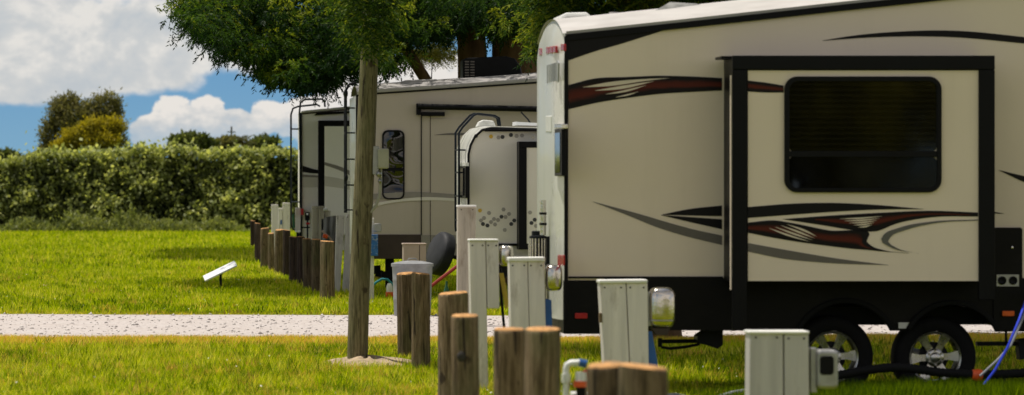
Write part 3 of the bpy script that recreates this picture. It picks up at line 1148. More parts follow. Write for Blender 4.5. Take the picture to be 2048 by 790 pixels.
# roof: bowed membrane
mb = MB()
nY = 14
rows = []
for x in [XR - 0.03] + xs_[1:]:
    row = []
    for j in range(nY + 1):
        t = -1 + 2 * j / nY
        y = (Y3 + YB3) / 2 + t * (YB3 - Y3 + 0.04) / 2
        row.append(mb.bm.verts.new((x, y, z_edge(x) + 0.165 * (1 - abs(t) ** 2.4) + 0.012)))
    rows.append(row)
for i in range(len(rows) - 1):
    for j in range(nY):
        mb.face([rows[i][j], rows[i + 1][j], rows[i + 1][j + 1], rows[i][j + 1]])
base = [mb.bm.verts.new((XR - 0.03, Y3 - 0.02, z_edge(XR) - 0.05)), mb.bm.verts.new((XR - 0.03, YB3 + 0.02, z_edge(XR) - 0.05))]
mb.build('roof', 'roof_white', fw, smooth=True)
# eave rail
mb = MB()
for (x0, x1) in zip(xs_[:-1], xs_[1:]):
    a0, a1 = z_edge(x0), z_edge(x1)
    q = [(x0, a0 - 0.048), (x1, a1 - 0.048), (x1, a1 + 0.004), (x0, a0 + 0.004)]
    mb.prism(q, Y3 - 0.03, Y3 - 0.003)
mb.build('eave_rail', 'black_trim', fw)
mb = MB()
for (x0, x1) in zip(xs_[:-1], xs_[1:]):
    a0, a1 = z_edge(x0), z_edge(x1)
    mb.prism([(x0, a0 + 0.006), (x1, a1 + 0.006), (x1, a1 + 0.03), (x0, a0 + 0.03)], Y3 - 0.024, Y3 - 0.004)
mb.build('drip_edge', 'roof_grey', fw)
# rear cap
mb = MB()
zc0 = P(1131, 640, Y3).z
rows = []
nz = 22
for j in range(13):
    t = -1 + 2 * j / 12
    y = (Y3 + YB3) / 2 + t * (YB3 - Y3) / 2
    ztop = z_edge(XR) + 0.165 * (1 - abs(t) ** 2.4) + 0.014
    row = []
    for kk in range(nz + 1):
        q = kk / nz
        z = zc0 + (ztop - zc0) * q
        bul = 0.055 * (1 - abs(t) ** 5) + 0.012
        if q > 0.9:
            bul *= max(0.0, 1 - ((q - 0.9) / 0.1) ** 2)
        row.append(mb.bm.verts.new((XR - bul - 0.004, y, z)))
    rows.append(row)
for i in range(12):
    for kk in range(nz):
        mb.face([rows[i][kk], rows[i + 1][kk], rows[i + 1][kk + 1], rows[i][kk + 1]])
rear = mb.build('rear_cap', 'gloss_white', fw, smooth=True)
# corner moulding (near rear corner)
slab([(1129, 72), (1137, 72), (1136, 640), (1129, 640)], Y3 - 0.02, 0.03, 'corner_moulding', 'black_trim', fw, 0.004)
XRR = XR - 0.075


def on_rear(pts, name, m, parent=fw, d=0.03, bevel=0.006):
    mb = MB()
    f = [PX(a, b, XRR) for a, b in pts]
    fr = [mb.bm.verts.new(p) for p in f]
    bk = [mb.bm.verts.new(p + Vector((d, 0, 0))) for p in f]
    mb.face(fr)
    mb.face(bk[::-1])
    n = len(f)
    for i in range(n):
        mb.face([fr[i], fr[(i + 1) % n], bk[(i + 1) % n], bk[i]])
    return mb.build(name, m, parent, bevel=bevel)


for (px, py, w) in ((1081, 104, 3), (1095, 101, 3), (1101.5, 100, 3), (1108, 99, 3), (1124.5, 95, 3.4)):
    on_rear(rect(px - w, px + w * 0.8, py - 7, py + 7), 'marker_light', 'red_lens', d=0.022)
for i, px in enumerate((1093, 1096.5, 1100, 1103.5, 1107, 1110.5)):
    on_rear([(px, 130 - i), (px + 1.5, 130 - i), (px + 1.5, 166 - i), (px, 166 - i)], 'lettering', 'letter_grey', d=0.012, bevel=0)
on_rear([(1113, 124), (1115, 120), (1116.5, 126), (1115, 165), (1113, 160)], 'lettering', 'letter_grey', d=0.012, bevel=0)
on_rear(rect(1091, 1102, 231, 265), 'rear_lamp', 'white_plastic', d=0.03, bevel=0.01)
wn = on_rear(rect(1109, 1123, 258, 352), 'rear_window', 'black_trim', d=0.04)
on_rear([(1111, 266), (1121, 265), (1121, 345), (1111, 346)], 'pane', 'dark_glass', wn, d=-0.006, bevel=0)
on_rear(rect(1109, 1124, 248, 257), 'window_hood', 'chrome', d=0.05)
on_rear(rect(1115, 1127, 510, 531), 'tail_light', 'red_lens', d=0.012)
mb = MB()
mb.tube([PX(1086, 400, XRR - 0.05), PX(1086, 470, XRR - 0.05)], 0.027, 10)
rl = mb.build('ladder_rail', 'chrome', fw, smooth=True)
for py in (427, 448):
    mb = MB()
    mb.tube([PX(1086, py - 2.5, XRR - 0.05), PX(1086, py + 2.5, XRR - 0.05)], 0.032, 10)
    mb.build('clamp', 'black_trim', rl)
# storage canister carried on the bumper
cc = P(1076, 500, 34.9)
mb = MB()
rr_ = 18 / F * 34.9
mb.lathe([(rr_ * .95, -0.55), (rr_, -0.53), (rr_, 0.1), (rr_ * .96, 0.12), (rr_ * .72, 0.125), (rr_ * .72, 0.16), (rr_ * .6, 0.165)], cc, 'Z', 28)
can = mb.build('bumper_canister', 'steel_dark', fw, smooth=True)
mb = MB()
for k in range(9):
    a = -math.pi / 2 + (k - 4) * 0.36
    v = Vector((math.cos(a), math.sin(a), 0)) * rr_
    mb.tube([cc + v + Vector((0, 0, -0.5)), cc + v + Vector((0, 0, 0.1))], 0.008, 6)
mb.build('rib', 'chrome', can)
slab(rect(1094.5, 1106, 473, 532), 34.75, 0.15, 'bumper_box', 'black_trim', fw)
# bumper and lower body
slab(rect(1127, 1208, 560, 668), Y3 - 0.006, 2.3, 'rear_bumper_panel', 'black_skirt', fw, 0.01)
mb = MB()
arch = []


def arc(cx, cy, r, a0, a1, n=16):
    return [(cx + r * math.cos(math.radians(a0 + (a1 - a0) * k / n)), cy - r * math.sin(math.radians(a0 + (a1 - a0) * k / n))) for k in range(n + 1)]


A1 = arc(1690, 706, 101, 154, 26)
A2 = arc(1904, 706, 97, 152, 26)
skirt = [(1209, 556), (2047, 556), (2500, 556), (2500, 660), A2[-1]][:4] + A2[::-1] + A1[::-1] + [(1209, 660)]
mb.prism(XZ(skirt, Y3), Y3 - 0.012, Y3 + 0.03)
mb.build('side_skirt', 'black_skirt', fw)
for c in ((1690, 706, 101, 154, 26), (1904, 706, 97, 152, 26)):
    cx, cy, r, a0, a1 = c
    o_ = arc(cx, cy, r + 9, a0, a1, 20)
    i_ = arc(cx, cy, r - 1, a0, a1, 20)
    MB().prism(XZ(o_ + i_[::-1], Y3), Y3 - 0.05, Y3 - 0.014).build('wheel_arch', 'black_rubber', fw, bevel=0.008)
mb = MB()
mb.prism(XZ(rect(1130, 1600, 602, 652), Y3), Y3 + 0.06, YB3 - 0.03)
mb.build('underbelly', 'black_skirt', fw)
mb = MB()
mb.prism(XZ(rect(1990, 2500, 602, 652), Y3), Y3 + 0.06, YB3 - 0.03)
mb.build('underbelly', 'black_skirt', fw)
mb = MB()
for yy in (Y3 + 0.5, YB3 - 0.6):
    mb.box((XR + 0.3, yy, 0.60), (XE - 0.5, yy + 0.06, 0.75))
for px in (1667, 1873):
    c = P(px, 715, Y3 + 0.25)
    mb.tube([(c.x, Y3 + 0.5, c.z), (c.x, YB3 - 0.3, c.z)], 0.04, 10)
mb.build('chassis_frame', 'steel_dark', fw)
# lower black strip edge between skirt and wall
slab(rect(1137, 1446, 553, 557), Y3 - 0.016, 0.01, 'trim_strip', 'black_trim', fw, 0)


def wheel(px, py, Y, label=None):
    c = P(px, py, Y)
    w = MB()
    R, rw = 0.352, 0.225
    w.lathe([(0.222, 0.0), (0.235, -0.012), (0.30, -0.022), (0.335, -0.006), (R, 0.03), (R, rw - 0.03), (0.335, rw), (0.28, rw + 0.01), (0.222, rw)], c, 'Y', 48, close=True)
    ty = w.build('wheel', 'black_rubber', fw, smooth=True)
    rm_ = MB()
    rm_.lathe([(0.221, 0.0), (0.205, 0.012), (0.198, 0.03), (0.198, rw - 0.02), (0.206, rw - 0.02), (0.215, rw - 0.02), (0.221, 0.02)], c, 'Y', 48, close=True)
    for k in range(6):
        a = math.radians(60 * k + 3)
        u = Vector((math.cos(a), 0, math.sin(a)))
        n_ = Vector((-math.sin(a), 0, math.cos(a)))
        vs0 = []
        for (rad, hw, yy) in ((0.055, 0.030, 0.035), (0.12, 0.027, 0.032), (0.203, 0.047, 0.016)):
            for s_ in (-1, 1):
                p = c + u * rad + n_ * hw * s_
                vs0.append((rm_.bm.verts.new(p + Vector((0, yy, 0))), rm_.bm.verts.new(p + Vector((0, yy + 0.035, 0)))))
        for i in range(2):
            a0, b0, a1, b1 = vs0[2 * i], vs0[2 * i + 1], vs0[2 * i + 2], vs0[2 * i + 3]
            rm_.face([a0[0], b0[0], b1[0], a1[0]])
            rm_.face([a0[1], a1[1], b1[1], b0[1]])
            rm_.face([a0[0], a1[0], a1[1], a0[1]])
            rm_.face([b0[0], b0[1], b1[1], b1[0]])
    rm_.lathe([(0.075, 0.06), (0.078, 0.025), (0.06, 0.012), (0.045, 0.012), (0.042, -0.01), (0.03, -0.02)], c, 'Y', 24)
    for k in range(6):
        a = math.radians(60 * k + 33)
        q = c + Vector((math.cos(a) * 0.062, 0.0, math.sin(a) * 0.062))
        rm_.lathe([(0.010, 0.02), (0.010, 0.0), (0.006, -0.004)], q, 'Y', 8)
    rim = rm_.build('rim', 'alloy', ty, smooth=True)
    hb = MB()
    hb.lathe([(0.13, 0.14), (0.13, 0.10), (0.03, 0.09)], c, 'Y', 24)
    hb.build('brake_drum', 'steel_dark', ty, smooth=True)
    return ty


wheel(1665, 714, Y3 + 0.13)
wheel(1871, 715, Y3 + 0.13)
slab(rect(1797, 1819, 645, 657), Y3 - 0.03, 0.015, 'warning_plate', 'white_plastic', fw, 0.002)
slab(rrect(1150, 1175, 626, 637, 2), Y3 - 0.025, 0.02, 'side_reflector', 'red_lens', fw, 0.002)
slab(rrect(2005, 2029, 622, 632, 2), Y3 - 0.06, 0.03, 'side_reflector', 'orange_lens', fw, 0.002)
cp = slab(rrect(1987, 2045, 455, 661, 5), Y3 - 0.03, 0.02, 'utility_panel', 'black_skirt', fw, 0.004)
pl = slab(rect(1993, 2038, 549, 573), Y3 - 0.04, 0.012, 'outlet_plate', 'dull_metal', cp, 0.002)
for px in (2004.5, 2026.5):
    c = P(px, 561, Y3 - 0.048)
    MB().lathe([(0.036, 0.01), (0.036, -0.004), (0.028, -0.006), (0.02, 0.0)], c, 'Y', 16).build('socket', 'black_trim', cp, smooth=True)
c = P(2024, 495, Y3 - 0.034)
MB().lathe([(0.012, 0.006), (0.012, -0.004), (0.006, -0.008)], c, 'Y', 12).build('lock', 'chrome', cp, smooth=True)
# stabiliser jack and its arms
mb = MB()
mb.prism(XZ([(1395, 672), (1412, 660), (1446, 656), (1446, 690), (1436, 698), (1420, 692), (1395, 686)], Y3 + 0.35), Y3 + 0.35, Y3 + 0.6)
mb.tube([P(1318, 683, Y3 + 0.5), P(1400, 682, Y3 + 0.5)], 0.018, 8)
mb.tube([P(1322, 694, Y3 + 0.42), P(1340, 697, Y3 + 0.42), P(1370, 694, Y3 + 0.42), P(1400, 688, Y3 + 0.42)], 0.014, 8)
mb.tube([P(1320, 676, Y3 + 0.5), P(1320, 694, Y3 + 0.5)], 0.02, 8)
mb.build('stabiliser_jack', 'steel_dark', fw, bevel=0.006)
mb = MB()
mb.box(tuple(P(1955, 692, Y3 + 0.4)), tuple(P(2300, 682, Y3 + 0.5)))
mb.tube([P(2012, 655, Y3 + 0.4), P(2012, 690, Y3 + 0.4)], 0.012, 8)
mb.prism(XZ([(2036, 680), (2060, 676), (2064, 716), (2040, 720)], Y3 + 0.3), Y3 + 0.3, Y3 + 0.45)
mb.build('landing_gear', 'steel_dark', fw, bevel=0.004)
# slide out
YS = 33.4
so = MB()
so.prism(XZ(rect(1467, 1988, 114, 564), YS), YS + 0.004, Y3 - 0.003)
slide = so.build('slide_out', 'black_trim', fw)
slab(rect(1496, 1957, 141, 562), YS - 0.002, 0.005, 'slide_panel', 'rv_beige', slide, 0)
slab(rect(1465, 1990, 111, 139), YS - 0.03, 0.06, 'slide_flange', 'black_trim', slide, 0.006)
slab(rect(1465, 1494, 139.5, 661), YS - 0.028, 0.05, 'slide_flange', 'black_trim', slide, 0.006)
slab(rect(1958, 1990, 139.5, 600), YS - 0.028, 0.05, 'slide_flange', 'black_trim', slide, 0.006)
mb = MB()
p0, p1 = P(1465, 150, YS), P(1465, 580, YS)
mb.box((p0.x - 0.006, YS + 0.05, p1.z), (p0.x + 0.002, YS + 0.12, p0.z))
mb.build('side_seal', 'rv_beige', slide)
slab(rect(1443, 1467, 112, 117), YS + 0.1, 0.4, 'topper_bracket', 'black_trim', slide, 0)
# window in the slide out
ou = XZ(rrect(1568, 1882, 153, 385, 26, 8), YS)
inn = XZ(rrect(1578, 1873, 163, 376, 17, 8), YS)
wf = MB().ring(ou, inn, YS - 0.035, YS - 0.004).build('window', 'black_trim', slide, bevel=0.004)
slab(rrect(1577, 1874, 162, 304, 14, 8), YS - 0.012, 0.006, 'upper_pane', 'blind_glass', wf, 0)
slab(rrect(1577, 1874, 312, 377, 14, 8), YS - 0.018, 0.006, 'lower_pane', 'dark_glass', wf, 0)
slab(rect(1577, 1874, 302, 314), YS - 0.028, 0.014, 'divider', 'black_trim', wf, 0.003)
# graphics
e = Y3 - 0.004
es = YS - 0.006


def deco(m, top, bot, sl=False, lvl=0, n=28, name='stripe'):
    band(name, top, bot, (es if sl else e) - 0.0025 * lvl, m, slide if sl else fw, n)


deco('black_stripe', [(1137, 76), (1240, 66), (1300, 60), (1345, 55)], [(1137, 121), (1189, 103), (1241, 88), (1292, 72), (1345, 55)])
T = [(1137, 170), (1189, 157), (1254, 154), (1318, 151.5), (1383, 153), (1444, 156)]
Bt = [(1137, 218.6), (1189, 206.5), (1254, 196), (1318, 188), (1383, 184), (1444, 181)]
deco('black_stripe', T, Bt)
deco('red_stripe', [(1137, 172), (1189, 160), (1254, 157), (1318, 155), (1383, 156), (1444, 159)], [(1137, 214), (1189, 203), (1254, 193), (1318, 185), (1383, 181), (1444, 178)], lvl=1)
for t_, b_ in (([(1166, 174), (1220, 164), (1290, 158), (1340, 156)], [(1166, 174.5), (1220, 172), (1290, 162), (1340, 156)]),
               ([(1190, 181), (1240, 172), (1310, 162)], [(1190, 181.5), (1240, 178.5), (1310, 162)]),
               ([(1212, 188), (1250, 180), (1294, 170)], [(1212, 188.5), (1250, 184), (1294, 170)]),
               ([(1232, 194), (1256, 188), (1278, 183)], [(1232, 194.5), (1256, 191), (1278, 183)])):
    deco('beige_line', t_, b_, lvl=2, n=14)
deco('black_stripe', [(1496, 161), (1530, 165), (1567, 171)], [(1496, 183), (1530, 185), (1567, 185)], True)
deco('red_stripe', [(1496, 164), (1530, 168), (1567, 174)], [(1496, 180), (1530, 182), (1567, 183)], True, 1)
deco('grey_stripe', [(1185, 403), (1279, 428), (1333, 444), (1388, 459), (1444, 471)], [(1185, 403.5), (1260, 432.6), (1315, 455), (1370, 472), (1444, 490)])
deco('grey_stripe', [(1496, 486), (1590, 503), (1668, 516), (1777, 530)], [(1496, 503), (1564, 517), (1642, 525), (1777, 530.5)], True)
deco('black_stripe', [(1324, 429), (1379, 418), (1444, 411)], [(1324, 429.5), (1379, 431), (1444, 432.5)])
deco('black_stripe', [(1496, 414), (1590, 407), (1678, 406), (1750, 409.6), (1847, 418)], [(1496, 436), (1590, 429), (1678, 423), (1750, 419.4), (1847, 418.4)], True)
deco('black_stripe', [(1322, 430), (1379, 434), (1444, 438.5)], [(1322, 430.5), (1388, 446), (1444, 458.5)])
LT = [(1496, 445), (1553, 441), (1579, 445), (1657, 460.5), (1735, 472), (1733, 480), (1740, 489), (1771, 501), (1818, 506)]
LB = [(1496, 465.6), (1564, 478.6), (1642, 490), (1709, 498), (1770, 503), (1818, 506.5)]
deco('black_stripe', [(1496, 445), (1553, 441), (1579, 445), (1657, 460.5), (1738, 472), (1733, 481), (1741, 490), (1771, 501), (1818, 506)], [(1496, 465.6), (1564, 478.6), (1642, 490), (1709, 498), (1740, 500.5), (1760, 502.5), (1780, 504), (1800, 505.4), (1818, 506.6)], True, n=60)
deco('red_stripe', [(1496, 449), (1553, 445), (1579, 449), (1657, 463.5), (1728, 474), (1725, 482), (1733, 492), (1745, 497)], [(1496, 461), (1564, 475), (1642, 486), (1690, 491.5), (1710, 494), (1720, 495.5), (1733, 497), (1745, 498)], True, 1, n=60)
for i in range(4):
    x0, y0 = 1538 + 12 * i, 456 - 2.6 * i
    deco('beige_line', [(x0, y0), (x0 + 40, y0 + 13), (x0 + 84 - 8 * i, y0 + 28 - i)], [(x0, y0 + .4), (x0 + 36, y0 + 15.5), (x0 + 84 - 8 * i, y0 + 28 - i)], True, 2, 12)
deco('black_stripe', [(1566, 438), (1678, 430), (1771, 425), (1855, 421.5), (1956, 425)], [(1566, 438.5), (1642, 450), (1720, 461.5), (1751, 463), (1792, 447.5), (1865, 434.5), (1956, 433)], True)
deco('red_stripe', [(1630, 437), (1700, 432), (1771, 428.5), (1855, 425), (1940, 428)], [(1630, 441), (1680, 451), (1725, 457), (1752, 457), (1790, 443), (1860, 431.5), (1940, 431)], True, 1)
for i in range(5):
    x0, y0 = 1680 + 9 * i, 437.5 + 4.2 * i
    deco('beige_line', [(x0, y0), (x0 + 40 - 6.5 * i, y0 - 2.6), (x0 + 84 - 14 * i, y0 - 5)], [(x0, y0 + .3), (x0 + 40 - 6.5 * i, y0 + 0.5), (x0 + 84 - 14 * i, y0 - 4.8)], True, 2, 12)
deco('fade_stripe', [(1956, 439), (1865, 443), (1800, 455), (1767, 470), (1762, 480), (1780, 494), (1838, 507)], [(1956, 441), (1870, 446.5), (1812, 460), (1782, 473), (1776, 482), (1792, 495), (1838, 507.4)], True, 1.5)
deco('black_stripe', [(1645, 81), (1700, 72), (1800, 63), (1900, 61), (2048, 74), (2300, 110)], [(1645, 81.6), (1720, 76), (1800, 73), (1900, 74), (2048, 87), (2300, 112)])
deco('black_stripe', [(1998, 340), (2048, 352), (2200, 380)], [(1998, 340.6), (2048, 364), (2200, 400)])
deco('black_stripe', [(1985, 423), (2008, 427)], [(1985, 427), (2008, 427.5)])
# roof gear
mb = MB()
zq = 36.0
prof = XZ([(1098, 52), (1101, 40), (1112, 35), (1150, 34), (1160, 40), (1161, 52)], zq)
mb.prism(prof, 35.0, 35.9)
mb.build('roof_vent_cover', 'white_plastic', fw, bevel=0.03)
c = P(1228, 36, 35.0)
mb = MB()
mb.tube([c - Vector((0, 0, 0.1)), c + Vector((0, 0, 0.02))], 0.03, 12)
mb.lathe([(0.045, 0.0), (0.047, 0.03), (0.04, 0.05)], c, 'Z', 16)
mb.build('vent_pipe', 'roof_grey', fw, smooth=True)
sk = MB()
q = [P(1308, 27, 34.6), P(1420, 18, 34.6), P(1420, 18, 35.3), P(1308, 27, 35.3)]
for v in q:
    v.z -= 0.08
b0 = [sk.bm.verts.new(v) for v in q]
b1 = [sk.bm.verts.new(v + Vector((0, 0, 0.10))) for v in q]
tp = [sk.bm.verts.new(v) for v in (P(1340, 4, 34.8), P(1392, 7, 34.8), P(1392, 7, 35.1), P(1340, 4, 35.1))]
for lo, hi in ((b0, b1), (b1, tp)):
    for i in range(4):
        sk.face([lo[i], lo[(i + 1) % 4], hi[(i + 1) % 4], hi[i]])
sk.face(tp)
sk.build('skylight', 'dull_metal', fw, bevel=0.008)
mb = MB()
a, b = P(1512, 9, 34.7), P(1640, -40, 35.6)
mb.prism([(P(1512, 13, 34.7).x, P(1512, 13, 34.7).z - .05), (P(1512, -5, 34.7).x, P(1512, -5, 34.7).z), (P(1560, -42, 34.7).x, P(1560, -42, 34.7).z), (P(1720, -55, 34.7).x, P(1720, -55, 34.7).z), (P(1740, -5, 34.7).x, P(1740, -5, 34.7).z)], 34.7, 35.6)
mb.build('air_conditioner', 'black_trim', fw, bevel=0.02)

# ------------------------------------------------------------------ small white camper with hexagon graphics
YT = 60.5
YTB = 62.8
tt = thing('travel_trailer', 'small white rounded camper with hexagon dot graphics and rear ladder, behind the pale pedestals', 'trailer', (P(1200, 400, YT).x, 61.6, 0))
outl = [(937, 492), (937, 309), (941, 291), (950, 273), (964, 260), (982, 256), (1079, 259), (1500, 262), (1640, 270), (1690, 320), (1700, 492)]
MB().prism(XZ(outl, YT), YT, YTB).build('body', 'rv_camper', tt)
# bright rear and roof skin following the profile
prof = XZ([(936, 492), (935.5, 309), (939.5, 290), (949, 271), (963.5, 257.5), (982, 253.5), (1079, 256), (1500, 259)], YT)
mb = MB()
rows = []
for j in range(9):
    t = -1 + 2 * j / 8
    y = (YT + YTB) / 2 + t * (YTB - YT) / 2
    bl = 0.07 * (1 - abs(t) ** 3)
    rows.append([mb.bm.verts.new((x - bl, y, z + bl * 0.3)) for x, z in prof])
for i in range(8):
    for kk in range(len(prof) - 1):
        mb.face([rows[i][kk], rows[i + 1][kk], rows[i + 1][kk + 1], rows[i][kk + 1]])
mb.build('rear_skin', 'gloss_white', tt, smooth=True)
edge = [P(a, b, YT - 0.02) for a, b in [(937, 492), (937, 309), (941, 291), (950, 273), (964, 260.5), (982, 257), (1079, 260), (1500, 263)]]
MB().tube(edge, 0.018, 8).build('edge_trim', 'black_trim', tt, smooth=True)
slab(rect(970, 1500, 258, 263), YT - 0.1, 0.08, 'awning', 'black_trim', tt)
slab(rect(936, 1700, 492, 516), YT + 0.02, 2.2, 'skirt', 'dull_metal', tt, 0)
slab(rect(960, 1040, 487, 492), YT - 0.03, 0.03, 'trim_strip', 'black_trim', tt, 0)
YTS = 60.1
tso = MB().prism(XZ(rect(1038, 1500, 283, 499), YTS), YTS + 0.004, YT - 0.002).build('slide_out', 'black_trim', tt)
slab(rect(1038, 1500, 283, 295), YTS - 0.02, 0.04, 'slide_flange', 'black_trim', tso, 0.004)
slab(rect(1038, 1053, 295.5, 499), YTS - 0.02, 0.04, 'slide_flange', 'black_trim', tso, 0.004)
slab(rect(1053.5, 1500, 295.5, 487), YTS - 0.002, 0.005, 'slide_panel', 'rv_camper', tso, 0)
HX = [(952, 272, 'd'), (982, 273, 'y'), (997, 275, 'p'), (1005, 274, 'd'), (1022, 270, 'd'), (966, 448, 'd'), (975, 451, 'd'), (982, 444, 'p'), (988, 438, 'p'), (996, 440, 'p'),
      (1003, 433.5, 'd'), (1007, 419, 'p'), (1011, 434, 'p'), (1022.5, 448, 'd'), (1028.5, 441, 'd'), (1009.5, 460, 'p'), (960, 421, 'y'), (978, 426, 'p'), (968, 436, 'p'), (962, 441, 'p'), (1018, 428, 'p'), (1033, 272, 'p'), (1044, 271, 'p'), (990, 449, 'p')]
for (hx, hy, kd) in HX:
    r = 4.3
    pts = [(hx + r * math.cos(math.radians(60 * k)), hy + r * math.sin(math.radians(60 * k))) for k in range(6)]
    slab(pts, YT - 0.006, 0.004, 'hexagon_decal', {'d': 'hex_dark', 'p': 'hex_pale', 'y': 'hex_yellow'}[kd], tt, 0)
for (hx, hy, kd) in [(1063, 446, 'd'), (1069.5, 439.5, 'd'), (1060, 425, 'p'), (1072, 452, 'p'), (1066, 275, 'p')]:
    pts = [(hx + 4.3 * math.cos(math.radians(60 * k)), hy + 4.3 * math.sin(math.radians(60 * k))) for k in range(6)]
    slab(pts, YTS - 0.006, 0.003, 'hexagon_decal', {'d': 'hex_dark', 'p': 'hex_pale'}[kd], tso, 0)
lad = None
mb = MB()
for dx, YY in ((0, YT + 0.55), (7, YT + 0.2)):
    mb.tube([P(920 + dx * 0.2 - 8 + dx, 463, YY), P(911 + dx, 455, YY), P(911 + dx, 300, YY), P(911 + dx, 266, YY), P(918 + dx, 255, YY), P(940 + dx, 231, YY), P(948 + dx, 227.5, YY), P(985 + dx * .7, 231.5, YY), P(994 + dx * .6, 236, YY), P(997 + dx * .5, 252, YY)], 0.017, 8)
for py in (300, 345, 392, 440):
    mb.tube([P(911, py, YT + 0.55), P(918, py, YT + 0.2)], 0.012, 6)
    mb.tube([P(918, py, YT + 0.2), P(931, py, YT + 0.2)], 0.012, 6)
mb.build('ladder', 'navy_tube', tt, smooth=True)


def on_x(pts, X, name, m, parent, d=0.02):
    mb = MB()
    f = [PX(a, b, X) for a, b in pts]
    fr = [mb.bm.verts.new(p) for p in f]
    bk = [mb.bm.verts.new(p + Vector((d, 0, 0))) for p in f]
    mb.face(fr)
    mb.face(bk[::-1])
    for i in range(len(f)):
        j = (i + 1) % len(f)
        mb.face([fr[i], fr[j], bk[j], bk[i]])
    return mb.build(name, m, parent)


XT = P(936, 400, YT).x - 0.08
wn = on_x(rect(919, 931, 332, 396), XT, 'rear_window', 'black_trim', tt, 0.05)
on_x([(920.5, 337), (929.5, 336), (929.5, 391), (920.5, 392)], XT - 0.004, 'pane', 'dark_glass', wn, 0.002)
on_x(rect(919, 931, 325, 332), XT, 'window_hood', 'white_plastic', tt, 0.05)
on_x(rect(918, 921, 484, 500), XT, 'tail_light', 'red_lens', tt, 0.05)
# covered spare wheel on a rear carrier
sc = P(880, 507, YT + 0.6)
mb = MB()
R = 0.335
mb.lathe([(0.05, -0.105), (R * 0.82, -0.10), (R * 0.97, -0.06), (R, 0.0), (R * 0.97, 0.09), (R * 0.8, 0.11), (0.05, 0.11)], (0, 0, 0), 'X', 36)
for f in mb.bm.faces:
    if f.calc_center_median().x < -0.075:
        f.material_index = 1
mb.xform(Matrix.Translation(sc) @ Matrix.Rotation(math.radians(20), 4, 'Z') @ Matrix.Rotation(math.radians(17), 4, 'Y'))
mb.build('spare_wheel_cover', ['tyre_cover', 'tyre_cover_face'], tt, smooth=True)
MB().tube([sc, Vector((XT + 0.1, sc.y, sc.z - 0.1))], 0.03, 8).build('carrier_arm', 'steel_dark', tt)
mb = MB()
prof = XZ([(952, 254), (957, 244), (965, 240), (985, 242), (990, 254)], YT + 0.9)
mb.prism(prof, YT + 0.7, YT + 1.1).build('roof_vent', 'white_plastic', tt, bevel=0.015)
mb = MB()
mb.prism(XZ([(1028, 251), (1028, 244), (1079, 247), (1100, 248), (1100, 253)], YT + 0.9), YT + 0.6, YT + 1.2).build('solar_panel', 'dish_white', tt)
MB().tube([P(1042, 224, YT + 0.8), P(1056, 239, YT + 0.8), P(1062, 248, YT + 0.8)], 0.012, 6).build('antenna', 'steel_dark', tt)
for px in (1150, 1230):
    c = P(px, 560, YT + 0.1)
    MB().lathe([(0.2, 0.0), (0.3, -0.02), (0.34, 0.02), (0.34, 0.18), (0.2, 0.2)], (c.x, c.y, 0.34), 'Y', 28).build('wheel', 'black_rubber', tt, smooth=True)
mb = MB()
mb.box((XT + 0.3, YT + 0.4, 0.45), (P(1700, 400, YT).x, YTB - 0.3, 0.62))
mb.build('chassis_frame', 'steel_dark', tt)

# ------------------------------------------------------------------ tall grey fifth wheel behind
Y2 = 66.0
Y2B = 68.44
X2 = P(714, 350, Y2).x
f2 = thing('fifth_wheel_trailer', 'tall taupe fifth wheel trailer with capsule window, black awning and black rooftop unit', 'trailer', (X2 + 4, 67.2, 0))
top2 = [(714, 191), (752, 187), (900, 177), (1079, 164.5), (1400, 143), (1600, 130)]
body2 = top2 + [(1600, 460), (1350, 470), (1340, 512), (714, 512)]
MB().prism(XZ(body2, Y2), Y2, Y2B).build('body', 'rv_grey', f2)
mb = MB()
rows = []
for a, b in top2:
    p = P(a, b, Y2)
    row = []
    for j in range(11):
        t = -1 + 2 * j / 10
        row.append(mb.bm.verts.new((p.x, (Y2 + Y2B) / 2 + t * 1.24, p.z + 0.035 + 0.15 * (1 - abs(t) ** 2.6))))
    rows.append(row)
for i in range(len(rows) - 1):
    for j in range(10):
        mb.face([rows[i][j], rows[i + 1][j], rows[i + 1][j + 1], rows[i][j + 1]])
mb.build('roof', 'roof_grey', f2, smooth=True)
mb = MB()
for (a, b), (c, d) in zip(top2[:-1], top2[1:]):
    mb.prism(XZ([(a, b - 1.2), (c, d - 1.2), (c, d + 2), (a, b + 2)], Y2), Y2 - 0.02, Y2 - 0.002)
mb.build('eave_rail', 'black_trim', f2)
mb = MB()
for (a, b), (c, d) in zip(top2[:-1], top2[1:]):
    mb.prism(XZ([(a, b - 9), (c, d - 9), (c, d - 1.4), (a, b - 1.4)], Y2), Y2 - 0.03, Y2 + 0.05)
mb.build('roof_fascia', 'roof_grey', f2, bevel=0.01)
slab(rect(712, 716, 191, 512), Y2 - 0.02, 0.03, 'corner_moulding', 'black_trim', f2, 0)
mb = MB()
vs = [(X2 - 0.02, Y2, 0.7), (X2 - 0.02, Y2B, 0.7), (X2 - 0.02, Y2B, P(714, 191, Y2).z), (X2 - 0.02, Y2, P(714, 191, Y2).z)]
mb.face([mb.bm.verts.new(v) for v in vs])
mb.build('rear_cap', 'gloss_white', f2)
slab(rect(715, 842, 469, 518), Y2 - 0.02, 2.3, 'skirt', 'brown_skirt', f2, 0.01)
slab(rect(842.5, 1340, 470, 512), Y2 - 0.015, 0.03, 'lower_panel', 'mid_stripe', f2, 0)
YAW2 = Y2 - 0.14
aw = MB().tube([P(836, 213, YAW2), P(1400, 225, YAW2)], 0.047, 10).build('awning', 'black_trim', f2, smooth=True)
mb = MB()
mb.prism(XZ(rect(833, 842, 207, 230), YAW2), YAW2, Y2 - 0.003)
mb.prism(XZ(rect(842.5, 890, 224, 232), YAW2), YAW2 + 0.02, Y2 - 0.003)
mb.build('awning_bracket', 'black_trim', aw, bevel=0.005)
